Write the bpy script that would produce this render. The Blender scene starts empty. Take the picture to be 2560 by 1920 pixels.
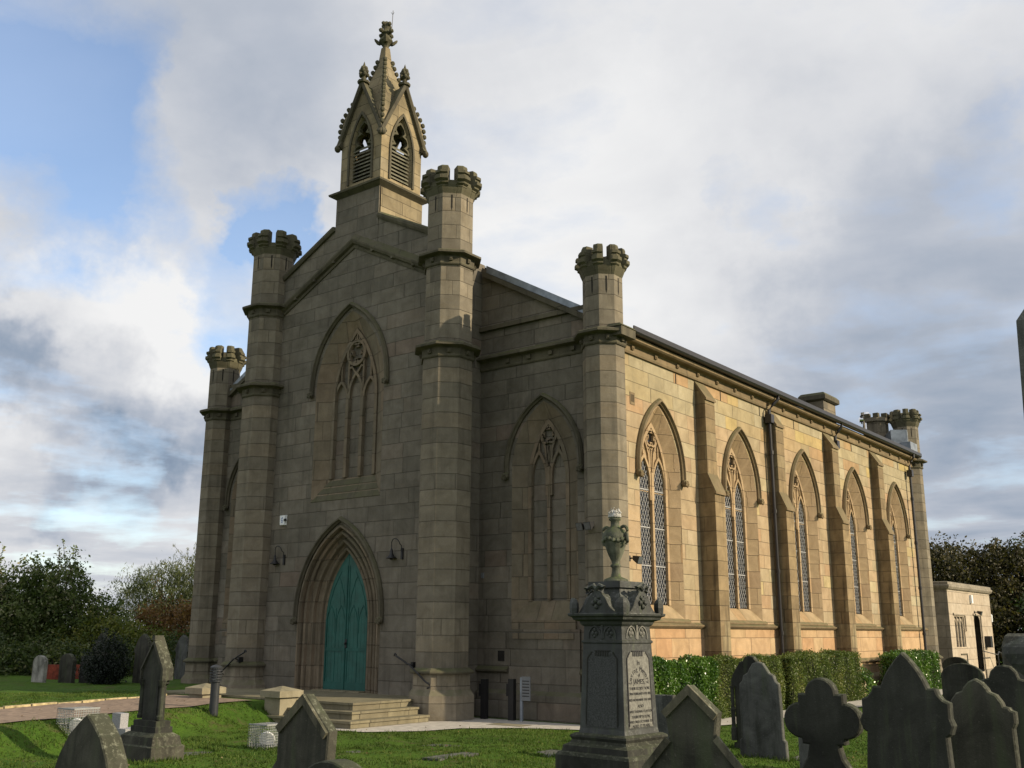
import bpy, math, random
import numpy as np
from mathutils import Vector, Matrix
from mathutils.geometry import tessellate_polygon
random.seed(7); RNG = np.random.default_rng(11)
R = math.radians; PI = math.pi
S = bpy.context.scene; COL = S.collection

# ------------------------------------------------------------------ camera
CAMLOC = Vector((18.439, -16.996, 1.8)); YAW, PITCH, ROLL = R(37.986), R(13.705), R(0.245)
fw = Vector((-math.sin(YAW)*math.cos(PITCH), math.cos(YAW)*math.cos(PITCH), math.sin(PITCH)))
rt = Vector((math.cos(YAW), math.sin(YAW), 0)); up = rt.cross(fw)
rt2 = rt*math.cos(ROLL) + up*math.sin(ROLL); up2 = -rt*math.sin(ROLL) + up*math.cos(ROLL)
cam = bpy.data.objects.new('camera', bpy.data.cameras.new('camera')); COL.objects.link(cam)
m = Matrix((rt2, up2, -fw)).transposed().to_4x4(); m.translation = CAMLOC
cam.matrix_world = m
cam.data.sensor_width = 36; cam.data.lens = 36*2543.08/2560
cam.data.clip_end = 5000; cam.data.clip_start = 0.05
S.camera = cam
S.view_settings.view_transform = 'Standard'; S.view_settings.look = 'None'
S.view_settings.exposure = 0.22; S.view_settings.gamma = 1

# ------------------------------------------------------------------ sun and sky
SUN_EL, SUN_AZ = R(24), R(21)            # azimuth measured from +x towards +y
sd = Vector((math.cos(SUN_EL)*math.cos(SUN_AZ), math.cos(SUN_EL)*math.sin(SUN_AZ), math.sin(SUN_EL)))
sun = bpy.data.objects.new('sun', bpy.data.lights.new('sun', 'SUN')); COL.objects.link(sun)
sun.data.energy = 5.0; sun.data.angle = R(0.5); sun.data.color = (1.0, 0.84, 0.60)
sun.rotation_euler = sd.to_track_quat('Z', 'Y').to_euler()

W = bpy.data.worlds.new('World'); S.world = W; W.use_nodes = True
nt = W.node_tree; nt.nodes.clear()
class NG:
    """small node helper"""
    def __init__(s, tree): s.t = tree
    def n(s, typ, **kw):
        nd = s.t.nodes.new(typ)
        for k, v in kw.items(): setattr(nd, k, v)
        return nd
    def l(s, a, b): s.t.links.new(a, b)
    def val(s, sock, v):
        if hasattr(v, 'is_linked') or isinstance(v, bpy.types.NodeSocket): s.l(v, sock)
        else: sock.default_value = v
    def m(s, op, a, b=None, c=None, clamp=False):
        nd = s.n('ShaderNodeMath', operation=op); nd.use_clamp = clamp
        s.val(nd.inputs[0], a)
        if b is not None: s.val(nd.inputs[1], b)
        if c is not None: s.val(nd.inputs[2], c)
        return nd.outputs[0]
    def vm(s, op, a, b=None, sc=None):
        nd = s.n('ShaderNodeVectorMath', operation=op); s.val(nd.inputs[0], a)
        if b is not None: s.val(nd.inputs[1], b)
        if sc is not None: s.val(nd.inputs['Scale'], sc)
        return nd
    def noise(s, vec, scale, detail=4, rough=.55, dist=0.):
        nd = s.n('ShaderNodeTexNoise'); s.l(vec, nd.inputs['Vector'])
        nd.inputs['Scale'].default_value = scale; nd.inputs['Detail'].default_value = detail
        nd.inputs['Roughness'].default_value = rough; nd.inputs['Distortion'].default_value = dist
        return nd.outputs['Fac']
    def mr(s, x, a, b, c=0., d=1., smooth=False):
        nd = s.n('ShaderNodeMapRange'); nd.clamp = True
        if smooth: nd.interpolation_type = 'SMOOTHSTEP'
        s.val(nd.inputs[0], x)
        for i, q in enumerate((a, b, c, d)): nd.inputs[i+1].default_value = q
        return nd.outputs[0]
    def mix(s, fac, a, b, mode='MIX'):
        nd = s.n('ShaderNodeMix', data_type='RGBA', blend_type=mode); s.val(nd.inputs[0], fac)
        for sock, v in ((nd.inputs[6], a), (nd.inputs[7], b)):
            if isinstance(v, tuple): sock.default_value = (*v[:3], 1)
            else: s.l(v, sock)
        return nd.outputs[2]
    def ramp(s, x, stops, interp='LINEAR'):
        nd = s.n('ShaderNodeValToRGB'); s.l(x, nd.inputs[0]); cr = nd.color_ramp; cr.interpolation = interp
        while len(cr.elements) < len(stops): cr.elements.new(.5)
        for e, (p, c) in zip(cr.elements, stops): e.position = p; e.color = (*c, 1)
        return nd.outputs[0]

g = NG(nt)
out = g.n('ShaderNodeOutputWorld'); bg = g.n('ShaderNodeBackground'); g.l(bg.outputs[0], out.inputs[0])
sky = g.n('ShaderNodeTexSky', sky_type='NISHITA'); sky.sun_disc = False
sky.sun_elevation = SUN_EL; sky.sun_rotation = PI/2 - SUN_AZ; sky.air_density = 1.0; sky.dust_density = .6
tc = g.n('ShaderNodeTexCoord'); D = g.vm('NORMALIZE', tc.outputs['Generated']).outputs[0]
sep = g.n('ShaderNodeSeparateXYZ'); g.l(D, sep.inputs[0])
zc = g.m('ADD', g.m('MAXIMUM', sep.outputs[2], 0.0), 0.11)
P = g.n('ShaderNodeCombineXYZ'); g.l(g.m('DIVIDE', sep.outputs[0], zc), P.inputs[0]); g.l(g.m('DIVIDE', sep.outputs[1], zc), P.inputs[1])
P = P.outputs[0]
wobn = g.n('ShaderNodeTexNoise'); g.l(D, wobn.inputs['Vector']); wobn.inputs['Scale'].default_value = 5.5; wobn.inputs['Detail'].default_value = 6; wobn.inputs['Roughness'].default_value = .62
DW = g.vm('NORMALIZE', g.vm('ADD', D, g.vm('SCALE', g.vm('SUBTRACT', wobn.outputs['Color'], (.5, .5, .5)).outputs[0], sc=.26).outputs[0]).outputs[0]).outputs[0]
def lobe(d, inner, outer):
    dd = g.vm('DOT_PRODUCT', DW, Vector(d).normalized()[:]).outputs['Value']
    return g.mr(dd, math.cos(R(outer)), math.cos(R(inner)), smooth=True)
def pix(u, v):
    return tuple(fw + rt2*((u-1280)/2543.) + up2*((960-v)/2543.))
n1 = g.noise(P, 1.8, 8, .52, .25); n2 = g.noise(P, 0.75, 5, .5, .2); n3 = g.noise(P, 4.5, 6, .6)
cov = g.m('ADD', n1, g.m('MULTIPLY', g.m('SUBTRACT', n3, .5), .34))
bias = .20
cov = g.m('ADD', cov, bias)
for (uv, a, b, k) in (((20, 330), 1, 11, -.24), ((300, 420), .5, 6, -.10), ((120, 440), .5, 5, -.16), ((330, 60), 2, 12, -.04), ((680, 540), .3, 3.8, -.55), ((570, 720), .3, 4., -.26), ((60, 130), 1, 9, -.04),
                      ((250, 1310), .4, 3.5, -.16), ((1840, 480), .3, 3.2, -.14), ((2420, 400), .3, 3.5, -.12), ((560, 390), .5, 5, .16), ((150, 700), 1, 7, .12), ((600, 330), .5, 5, .14)):
    cov = g.m('ADD', cov, g.m('MULTIPLY', lobe(pix(*uv), a, b), k))
cf = g.mr(cov, .30, .68, .18, 1.)
shade = g.m('ADD', g.m('MULTIPLY', g.m('SUBTRACT', n2, .5), .55), g.m('MULTIPLY', g.m('SUBTRACT', n1, .5), .80))
shade = g.m('ADD', shade, .24)
for (uv, a, b, k) in (((2620, 1050), 3, 24, .27), ((2300, 1200), 2, 12, .14), ((2200, 1600), 3, 12, -.1), ((150, 950), .5, 4.6, .36), ((400, 1060), .5, 4.6, .34), ((-100, 860), .8, 4.6, .32),
                      ((620, 130), 2, 11, .14), ((1350, 1000), 3, 14, .0), ((1000, 100), 1, 13, .06), ((500, 600), 2, 9, -.1), ((1500, 560), 2, 13, -.2), ((250, 1200), .7, 4, .28), ((60, 760), 1, 5, .02), ((330, 500), 1, 8, .10), ((2200, 700), 2, 10, .08),
                      ((300, 820), 1, 6, -.28), ((350, 1400), 1, 4, .12), ((60, 1240), .5, 3, .15)):
    shade = g.m('ADD', shade, g.m('MULTIPLY', lobe(pix(*uv), a, b), k))
cc = g.ramp(shade, [(0.0, (.77, .77, .77)), (.3, (.61, .62, .645)), (.55, (.41, .445, .51)), (.8, (.24, .30, .39)), (1.0, (.15, .20, .29))])
clear = g.mix(1., sky.outputs[0], (.165, .178, .195), 'MULTIPLY')
col = g.mix(cf, clear, cc)
g.l(col, bg.inputs[0]); bg.inputs[1].default_value = 1.0

# ------------------------------------------------------------------ materials
def newmat(name):
    mt = bpy.data.materials.new(name); mt.use_nodes = True; t = mt.node_tree; t.nodes.clear(); q = NG(t)
    o = q.n('ShaderNodeOutputMaterial'); b = q.n('ShaderNodeBsdfPrincipled'); q.l(b.outputs[0], o.inputs[0])
    b.inputs['Specular IOR Level'].default_value = .25
    return mt, q, b, o
def plain(name, c, rough=.6, metal=0., noise=.12, scale=14, spec=.3, bump=0.):
    mt, q, b, o = newmat(name)
    tcn = q.n('ShaderNodeTexCoord'); f = q.noise(tcn.outputs['Object'], scale, 5, .6)
    c2 = tuple(x*(1-noise*2.2) for x in c); c3 = tuple(min(1, x*(1+noise*2.2)) for x in c)
    q.l(q.mix(q.mr(f, .3, .7), c2, c3), b.inputs['Base Color'])
    b.inputs['Roughness'].default_value = rough; b.inputs['Metallic'].default_value = metal
    b.inputs['Specular IOR Level'].default_value = spec
    if bump:
        bp = q.n('ShaderNodeBump'); bp.inputs['Strength'].default_value = bump; bp.inputs['Distance'].default_value = .01
        q.l(f, bp.inputs['Height']); q.l(bp.outputs[0], b.inputs['Normal'])
    return mt

def ashlar(name, ramp, row=.345, wid=.82, joint=.55, grime=.5, green=.6, grimecol=(.035, .032, .026), tint=None, soot=.0, rowoff=0.0, jw=.011):
    """squared stone in courses: u,v of the mesh in metres"""
    mt, q, b, o = newmat(name)
    uv = q.n('ShaderNodeUVMap'); uv.uv_map = 'UVMap'
    s = q.n('ShaderNodeSeparateXYZ'); q.l(uv.outputs[0], s.inputs[0])
    v = q.m('DIVIDE', q.m('ADD', s.outputs[1], rowoff), row); r = q.m('FLOOR', v); fy = q.m('FRACT', v)
    wn = q.n('ShaderNodeTexWhiteNoise', noise_dimensions='1D'); q.l(r, wn.inputs['W'])
    u0 = q.m('ADD', q.m('DIVIDE', s.outputs[0], wid), q.m('MULTIPLY', wn.outputs['Value'], 17.))
    u1 = q.m('ADD', u0, q.m('MULTIPLY', q.m('SINE', q.m('ADD', q.m('MULTIPLY', u0, 2.3), q.m('MULTIPLY', r, 1.7))), .27))
    fx = q.m('FRACT', u1); cx = q.m('FLOOR', u1)
    cb = q.n('ShaderNodeCombineXYZ'); q.l(cx, cb.inputs[0]); q.l(r, cb.inputs[1])
    wn2 = q.n('ShaderNodeTexWhiteNoise', noise_dimensions='2D'); q.l(cb.outputs[0], wn2.inputs['Vector'])
    dx = q.m('MULTIPLY', q.m('MINIMUM', fx, q.m('SUBTRACT', 1., fx)), wid); dy = q.m('MULTIPLY', q.m('MINIMUM', fy, q.m('SUBTRACT', 1., fy)), row)
    d = q.m('MINIMUM', dx, dy)
    jm = q.mr(d, jw*.3, jw, 1., 0., True)
    tcn = q.n('ShaderNodeTexCoord'); oc = tcn.outputs['Object']
    off = q.vm('SCALE', wn2.outputs['Color'], sc=9.0).outputs[0]
    ocb = q.vm('ADD', oc, off).outputs[0]
    base = q.ramp(wn2.outputs['Value'], ramp)
    f1 = q.noise(ocb, 2.6, 6, .62, .6)
    base = q.mix(q.mr(f1, .28, .72, .0, .75), base, q.mix(1., base, (.52, .50, .46), 'MULTIPLY'))
    f5 = q.noise(oc, 34, 4, .7)
    base = q.mix(q.mr(f5, .35, .7, 0., .28), base, q.mix(1., base, (.55, .53, .5), 'MULTIPLY'))
    # bedding veins, stretched along the bed
    mp = q.n('ShaderNodeMapping'); mp.inputs['Scale'].default_value = (1.2, 1.2, 9.); q.l(ocb, mp.inputs[0])
    f2 = q.noise(mp.outputs[0], 2.2, 4, .6, 1.5)
    base = q.mix(q.mr(f2, .52, .72, 0., .30), base, q.mix(1., base, (1.25, 1.12, .86), 'MULTIPLY'))
    # broad grime, and rain streaks running down
    f3 = q.noise(oc, .55, 5, .6, .5)
    mp2 = q.n('ShaderNodeMapping'); mp2.inputs['Scale'].default_value = (3.6, 3.6, .32); q.l(oc, mp2.inputs[0])
    f4 = q.noise(mp2.outputs[0], 1.5, 4, .6)
    gm = q.m('MULTIPLY', q.m('ADD', q.mr(f3, .42, .75), q.mr(f4, .5, .78, 0., .8)), grime, clamp=True)
    base = q.mix(gm, base, grimecol)
    geo = q.n('ShaderNodeNewGeometry'); sn = q.n('ShaderNodeSeparateXYZ'); q.l(geo.outputs['Normal'], sn.inputs[0])
    gf = q.noise(oc, 3.2, 4, .6)
    up_ = q.m('MULTIPLY', q.mr(sn.outputs[2], .15, .8), q.mr(gf, .3, .6), clamp=True)
    base = q.mix(q.m('MULTIPLY', up_, green), base, (.095, .10, .045))
    base = q.mix(q.m('MULTIPLY', jm, joint), base, (.045, .038, .030))
    q.l(base, b.inputs['Base Color'])
    b.inputs['Roughness'].default_value = .9
    hgt = q.m('ADD', q.m('MULTIPLY', jm, -.9), q.m('ADD', q.m('MULTIPLY', f5, .35), q.m('MULTIPLY', f1, .5)))
    bp = q.n('ShaderNodeBump'); bp.inputs['Strength'].default_value = .75; bp.inputs['Distance'].default_value = .022
    q.l(hgt, bp.inputs['Height']); q.l(bp.outputs[0], b.inputs['Normal'])
    return mt

M = {}
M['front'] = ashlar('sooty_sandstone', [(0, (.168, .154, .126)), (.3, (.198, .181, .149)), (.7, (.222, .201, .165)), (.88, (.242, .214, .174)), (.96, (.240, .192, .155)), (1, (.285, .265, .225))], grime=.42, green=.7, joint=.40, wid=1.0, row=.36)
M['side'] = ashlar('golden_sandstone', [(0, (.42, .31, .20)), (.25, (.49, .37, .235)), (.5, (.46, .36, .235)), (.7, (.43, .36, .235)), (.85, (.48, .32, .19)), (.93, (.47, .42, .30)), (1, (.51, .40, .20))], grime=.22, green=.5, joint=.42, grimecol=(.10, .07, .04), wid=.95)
M['side_top'] = ashlar('cream_golden_sandstone', [(0, (.42, .36, .235)), (.4, (.46, .40, .27)), (.65, (.45, .37, .22)), (.85, (.47, .31, .17)), (1, (.54, .43, .19))], grime=.35, green=.5, joint=.42, grimecol=(.16, .14, .09), wid=.95)
M['belfry'] = ashlar('belfry_sandstone', [(0, (.27, .225, .145)), (.4, (.33, .275, .175)), (.7, (.37, .30, .185)), (1, (.36, .31, .215))], grime=.4, green=.8, wid=.95, joint=.55)
M['buttress'] = ashlar('sooty_golden_sandstone', [(0, (.26, .195, .11)), (.4, (.34, .255, .145)), (.7, (.38, .285, .16)), (1, (.42, .35, .21))], grime=.8, green=.5, joint=.42, grimecol=(.05, .038, .026), wid=.95)
M['plinth_side'] = ashlar('orange_sandstone', [(0, (.53, .37, .22)), (.5, (.57, .40, .235)), (.8, (.50, .31, .17)), (1, (.57, .45, .27))], row=.42, wid=1.0, grime=.14, green=.4, joint=.4, grimecol=(.16, .09, .05))
M['turret'] = ashlar('turret_sandstone', [(0, (.20, .178, .14)), (.3, (.25, .222, .172)), (.6, (.285, .25, .19)), (.85, (.295, .25, .185)), (1, (.28, .255, .195))], grime=.5, green=.8, wid=1.7, joint=.48)
M['trim'] = ashlar('mossy_shaded_moulding', [(0, (.115, .105, .075)), (1, (.155, .14, .10))], row=9., wid=.9, grime=.6, green=1.0, joint=.35)  # base tone darkened to give the deep shade under cornices; moss on top faces
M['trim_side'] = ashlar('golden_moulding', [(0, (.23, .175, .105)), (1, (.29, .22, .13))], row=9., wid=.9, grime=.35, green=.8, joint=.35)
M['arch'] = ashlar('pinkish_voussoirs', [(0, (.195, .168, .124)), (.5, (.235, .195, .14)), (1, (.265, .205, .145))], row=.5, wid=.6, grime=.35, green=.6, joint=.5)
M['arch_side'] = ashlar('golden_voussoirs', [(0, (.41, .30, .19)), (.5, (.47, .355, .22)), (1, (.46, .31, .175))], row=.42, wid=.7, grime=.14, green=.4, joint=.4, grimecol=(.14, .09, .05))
M['battlement'] = ashlar('lichened_battlement', [(0, (.10, .095, .062)), (1, (.155, .145, .095))], row=9., wid=.5, grime=.55, green=1., joint=.3)
M['steps'] = ashlar('york_stone', [(0, (.24, .215, .15)), (.5, (.30, .27, .18)), (1, (.27, .24, .16))], row=9., wid=.9, grime=.6, green=.25, joint=.6, grimecol=(.10, .09, .06))
M['cap'] = ashlar('pale_cap_stone', [(0, (.33, .30, .215)), (1, (.37, .335, .24))], row=9., wid=9., grime=.35, green=.2, joint=0, grimecol=(.1, .09, .06))
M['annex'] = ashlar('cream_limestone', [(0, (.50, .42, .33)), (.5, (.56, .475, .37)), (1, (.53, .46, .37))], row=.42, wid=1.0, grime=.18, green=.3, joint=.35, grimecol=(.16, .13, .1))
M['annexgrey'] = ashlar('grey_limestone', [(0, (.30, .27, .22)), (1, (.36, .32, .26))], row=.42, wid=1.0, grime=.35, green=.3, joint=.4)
def gravemat(name, c, lich, green=.5, k=.5):
    mt, q, b, o = newmat(name)
    tcn = q.n('ShaderNodeTexCoord'); oc = tcn.outputs['Object']
    oi = q.n('ShaderNodeObjectInfo'); oc = q.vm('ADD', oc, q.vm('SCALE', oi.outputs['Location'], sc=1.37).outputs[0]).outputs[0]
    f = q.noise(oc, 2.4, 6, .62, .6); base = q.mix(q.mr(f, .32, .68), tuple(x*.5 for x in c), tuple(x*1.55 for x in c))
    mp = q.n('ShaderNodeMapping'); mp.inputs['Scale'].default_value = (7, 7, .7); q.l(oc, mp.inputs[0])
    st = q.noise(mp.outputs[0], 1.1, 5, .6)
    base = q.mix(q.mr(st, .48, .68, 0, .75), base, (.022, .024, .018))
    base = q.mix(q.mr(st, .46, .30, 0, .5), base, (.07, .088, .045))
    sp_ = q.noise(oc, 38, 5, .7); base = q.mix(q.mr(sp_, .60, .68, 0, .45), base, tuple(min(1, x*2.6) for x in c))
    geo = q.n('ShaderNodeNewGeometry'); sn = q.n('ShaderNodeSeparateXYZ'); q.l(geo.outputs['Normal'], sn.inputs[0])
    lf = q.noise(oc, 21, 6, .72)
    um = q.m('ADD', q.mr(sn.outputs[2], .1, .6, 0, .5), q.mr(sn.outputs[0], .3, .8, 0, .22))
    lm = q.m('MULTIPLY', q.mr(lf, .52, .62), q.m('MULTIPLY', um, 1.3), clamp=True)
    base = q.mix(q.m('MULTIPLY', q.mr(sn.outputs[2], .2, .9), green), base, (.050, .058, .028))
    base = q.mix(lm, base, lich)
    q.l(base, b.inputs['Base Color']); b.inputs['Roughness'].default_value = .88
    fn = q.noise(oc, 60, 4, .7)
    bp = q.n('ShaderNodeBump'); bp.inputs['Strength'].default_value = .5; bp.inputs['Distance'].default_value = .008
    q.l(q.m('ADD', fn, q.m('MULTIPLY', f, 2.)), bp.inputs['Height']); q.l(bp.outputs[0], b.inputs['Normal'])
    return mt
M['grave'] = gravemat('weathered_gravestone', (.052, .050, .039), (.16, .165, .12))
M['grave_edge'] = gravemat('lichened_gravestone_edge', (.105, .095, .068), (.22, .22, .165), .4)
M['grave_dark'] = gravemat('blackened_gravestone', (.030, .030, .026), (.11, .115, .085))
M['grave_grey'] = gravemat('grey_gravestone', (.085, .087, .082), (.2, .2, .17), .3)
M['grave_pale'] = gravemat('pale_gravestone', (.30, .29, .26), (.5, .5, .45), .2)
M['monument'] = gravemat('dark_monument_stone', (.036, .039, .038), (.15, .16, .15), .4)
M['monument_mid'] = plain('dark_inscription_panel', (.045, .048, .047), .6, noise=.28, scale=70, bump=.3)
M['monument_pale'] = plain('pale_inscription_panel', (.17, .168, .15), .85, noise=.16, scale=30, bump=.3)
M['urn'] = gravemat('mossy_urn_stone', (.115, .12, .09), (.10, .14, .04), .9)
_b = M['monument'].node_tree.nodes['Principled BSDF']; _b.inputs['Roughness'].default_value = .62; _b.inputs['Specular IOR Level'].default_value = .4
M['urn_white'] = plain('bleached_stone', (.36, .355, .33), .8, noise=.3, scale=40)
M['granite'] = plain('speckled_granite', (.27, .27, .28), .5, noise=.3, scale=160)
M['black'] = plain('black_iron', (.012, .012, .013), .45, noise=.1, spec=.4)
M['pipe'] = plain('black_cast_iron', (.018, .016, .017), .4, noise=.15, spec=.45)
M['lead'] = plain('grey_lead', (.22, .25, .29), .45, metal=.3, noise=.2, scale=3)
M['chrome'] = plain('bright_steel', (.8, .8, .82), .18, metal=1., noise=.03)
M['white'] = plain('white_plastic', (.75, .77, .78), .4, noise=.02)
M['greyplastic'] = plain('grey_plastic', (.16, .17, .18), .5, noise=.04)
M['bollard'] = plain('dark_grey_powder_coat', (.030, .033, .038), .45, noise=.06)
M['wire'] = plain('galvanised_wire', (.30, .31, .31), .5, metal=.3, noise=.05)
M['glassdark'] = plain('dark_window_glass', (.012, .013, .015), .08, noise=.1, scale=2, spec=.6)
M['leadwork'] = plain('pale_lead_cames', (.36, .36, .36), .45, metal=.2, noise=.06)
M['door'] = plain('teal_painted_wood', (.013, .086, .070), .5, noise=.10, scale=5, spec=.4)
M['door_line'] = plain('teal_painted_moulding', (.012, .080, .066), .45, noise=.1, scale=5)
M['slate'] = ashlar('dark_slate', [(0, (.02, .02, .022)), (1, (.045, .045, .05))], row=.22, wid=.3, grime=.2, green=.3, joint=.4, jw=.02)
M['slit'] = plain('recess_shade', (.02, .018, .015), .95)  # dark tone stands in for the shade inside slits and vents
M['letters'] = plain('inlaid_lead_letters', (.03, .03, .032), .6)
M['louvre'] = gravemat('louvre_slate', (.15, .14, .105), (.2, .2, .13))
M['bark'] = plain('rough_bark', (.05, .04, .03), .95, noise=.3, scale=20, bump=.5)
M['blue'] = plain('blue_lettering', (.04, .12, .4), .5)
M['lens'] = plain('dark_lamp_glass', (.10, .11, .12), .15, noise=.1, spec=.6)
M['flowers'] = plain('red_orange_paint', (.20, .04, .02), .6, noise=.3, scale=8)

def leafmat(name, stops, trans=.3, rough=.5, spec=.3):
    mt, q, b, o = newmat(name)
    at = q.n('ShaderNodeAttribute'); at.attribute_name = 'tint'
    c = q.ramp(at.outputs['Fac'], stops); q.l(c, b.inputs['Base Color']); b.inputs['Roughness'].default_value = rough
    b.inputs['Specular IOR Level'].default_value = spec
    tr = q.n('ShaderNodeBsdfTranslucent'); q.l(q.mix(1., c, (1.1, 1.25, .6), 'MULTIPLY'), tr.inputs[0])
    mx = q.n('ShaderNodeMixShader'); mx.inputs[0].default_value = trans
    q.l(b.outputs[0], mx.inputs[1]); q.l(tr.outputs[0], mx.inputs[2]); q.l(mx.outputs[0], o.inputs[0])
    return mt
L = {}
L['dark'] = leafmat('dark_leaves', [(0, (.022, .038, .012)), (.5, (.060, .088, .025)), (.85, (.12, .14, .042)), (1, (.19, .18, .08))])
L['cherry'] = leafmat('pale_edged_leaves', [(0, (.035, .060, .014)), (.5, (.090, .128, .032)), (.8, (.16, .185, .07)), (1, (.32, .29, .19))])
L['willow'] = leafmat('willow_leaves', [(0, (.05, .07, .022)), (.5, (.09, .11, .04)), (1, (.16, .17, .08))])
L['orange'] = leafmat('autumn_orange_leaves', [(0, (.09, .05, .02)), (.5, (.19, .10, .035)), (1, (.28, .17, .07))])
L['yellow'] = leafmat('yellow_green_leaves', [(0, (.06, .085, .014)), (.5, (.13, .155, .028)), (1, (.22, .21, .05))])
L['blackgreen'] = leafmat('blue_black_leaves', [(0, (.008, .014, .010)), (.7, (.022, .03, .022)), (1, (.05, .06, .05))])
L['brown'] = leafmat('brownish_leaves', [(0, (.020, .022, .008)), (.5, (.045, .042, .016)), (.85, (.085, .072, .028)), (1, (.12, .10, .04))])
L['hedge'] = leafmat('laurel_leaves', [(0, (.02, .055, .008)), (.5, (.070, .145, .020)), (.85, (.14, .24, .04)), (1, (.27, .33, .10))], .25, .3, .5)
L['privet'] = leafmat('privet_leaves', [(0, (.04, .062, .014)), (.5, (.10, .14, .032)), (.85, (.19, .21, .06)), (1, (.30, .26, .11))], .25, .45)
L['grass'] = leafmat('grass_blades', [(0, (.038, .070, .012)), (.5, (.076, .118, .023)), (.85, (.110, .150, .032)), (1, (.15, .15, .05))], .35, .6, .15)

# grass ground
def grassmat():
    mt, q, b, o = newmat('mown_turf')
    tcn = q.n('ShaderNodeTexCoord'); oc = tcn.outputs['Object']
    a = q.noise(oc, .5, 6, .6, .3); f = q.noise(oc, 9, 6, .7); c = q.noise(oc, 2.3, 5, .6, .8)
    base = q.mix(q.mr(a, .35, .65), (.050, .105, .012), (.085, .150, .018))
    base = q.mix(q.mr(f, .3, .7, 0., .6), base, (.030, .065, .010))
    base = q.mix(q.mr(c, .54, .68, 0., .8), base, (.085, .070, .035))
    q.l(base, b.inputs['Base Color']); b.inputs['Roughness'].default_value = .95
    b.inputs['Specular IOR Level'].default_value = .1
    bp = q.n('ShaderNodeBump'); bp.inputs['Strength'].default_value = .9; bp.inputs['Distance'].default_value = .05
    q.l(q.m('ADD', f, q.m('MULTIPLY', c, 1.5)), bp.inputs['Height']); q.l(bp.outputs[0], b.inputs['Normal'])
    return mt
M['turf'] = grassmat()
M['path'] = plain('pinkish_gravel_tarmac', (.215, .160, .118), .95, noise=.2, scale=9, bump=.4)
M['paving'] = plain('pale_concrete_paving', (.40, .375, .33), .9, noise=.12, scale=6, bump=.2)
M['edging'] = plain('buff_stone_edging', (.36, .30, .17), .9, noise=.25, scale=9)

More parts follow.
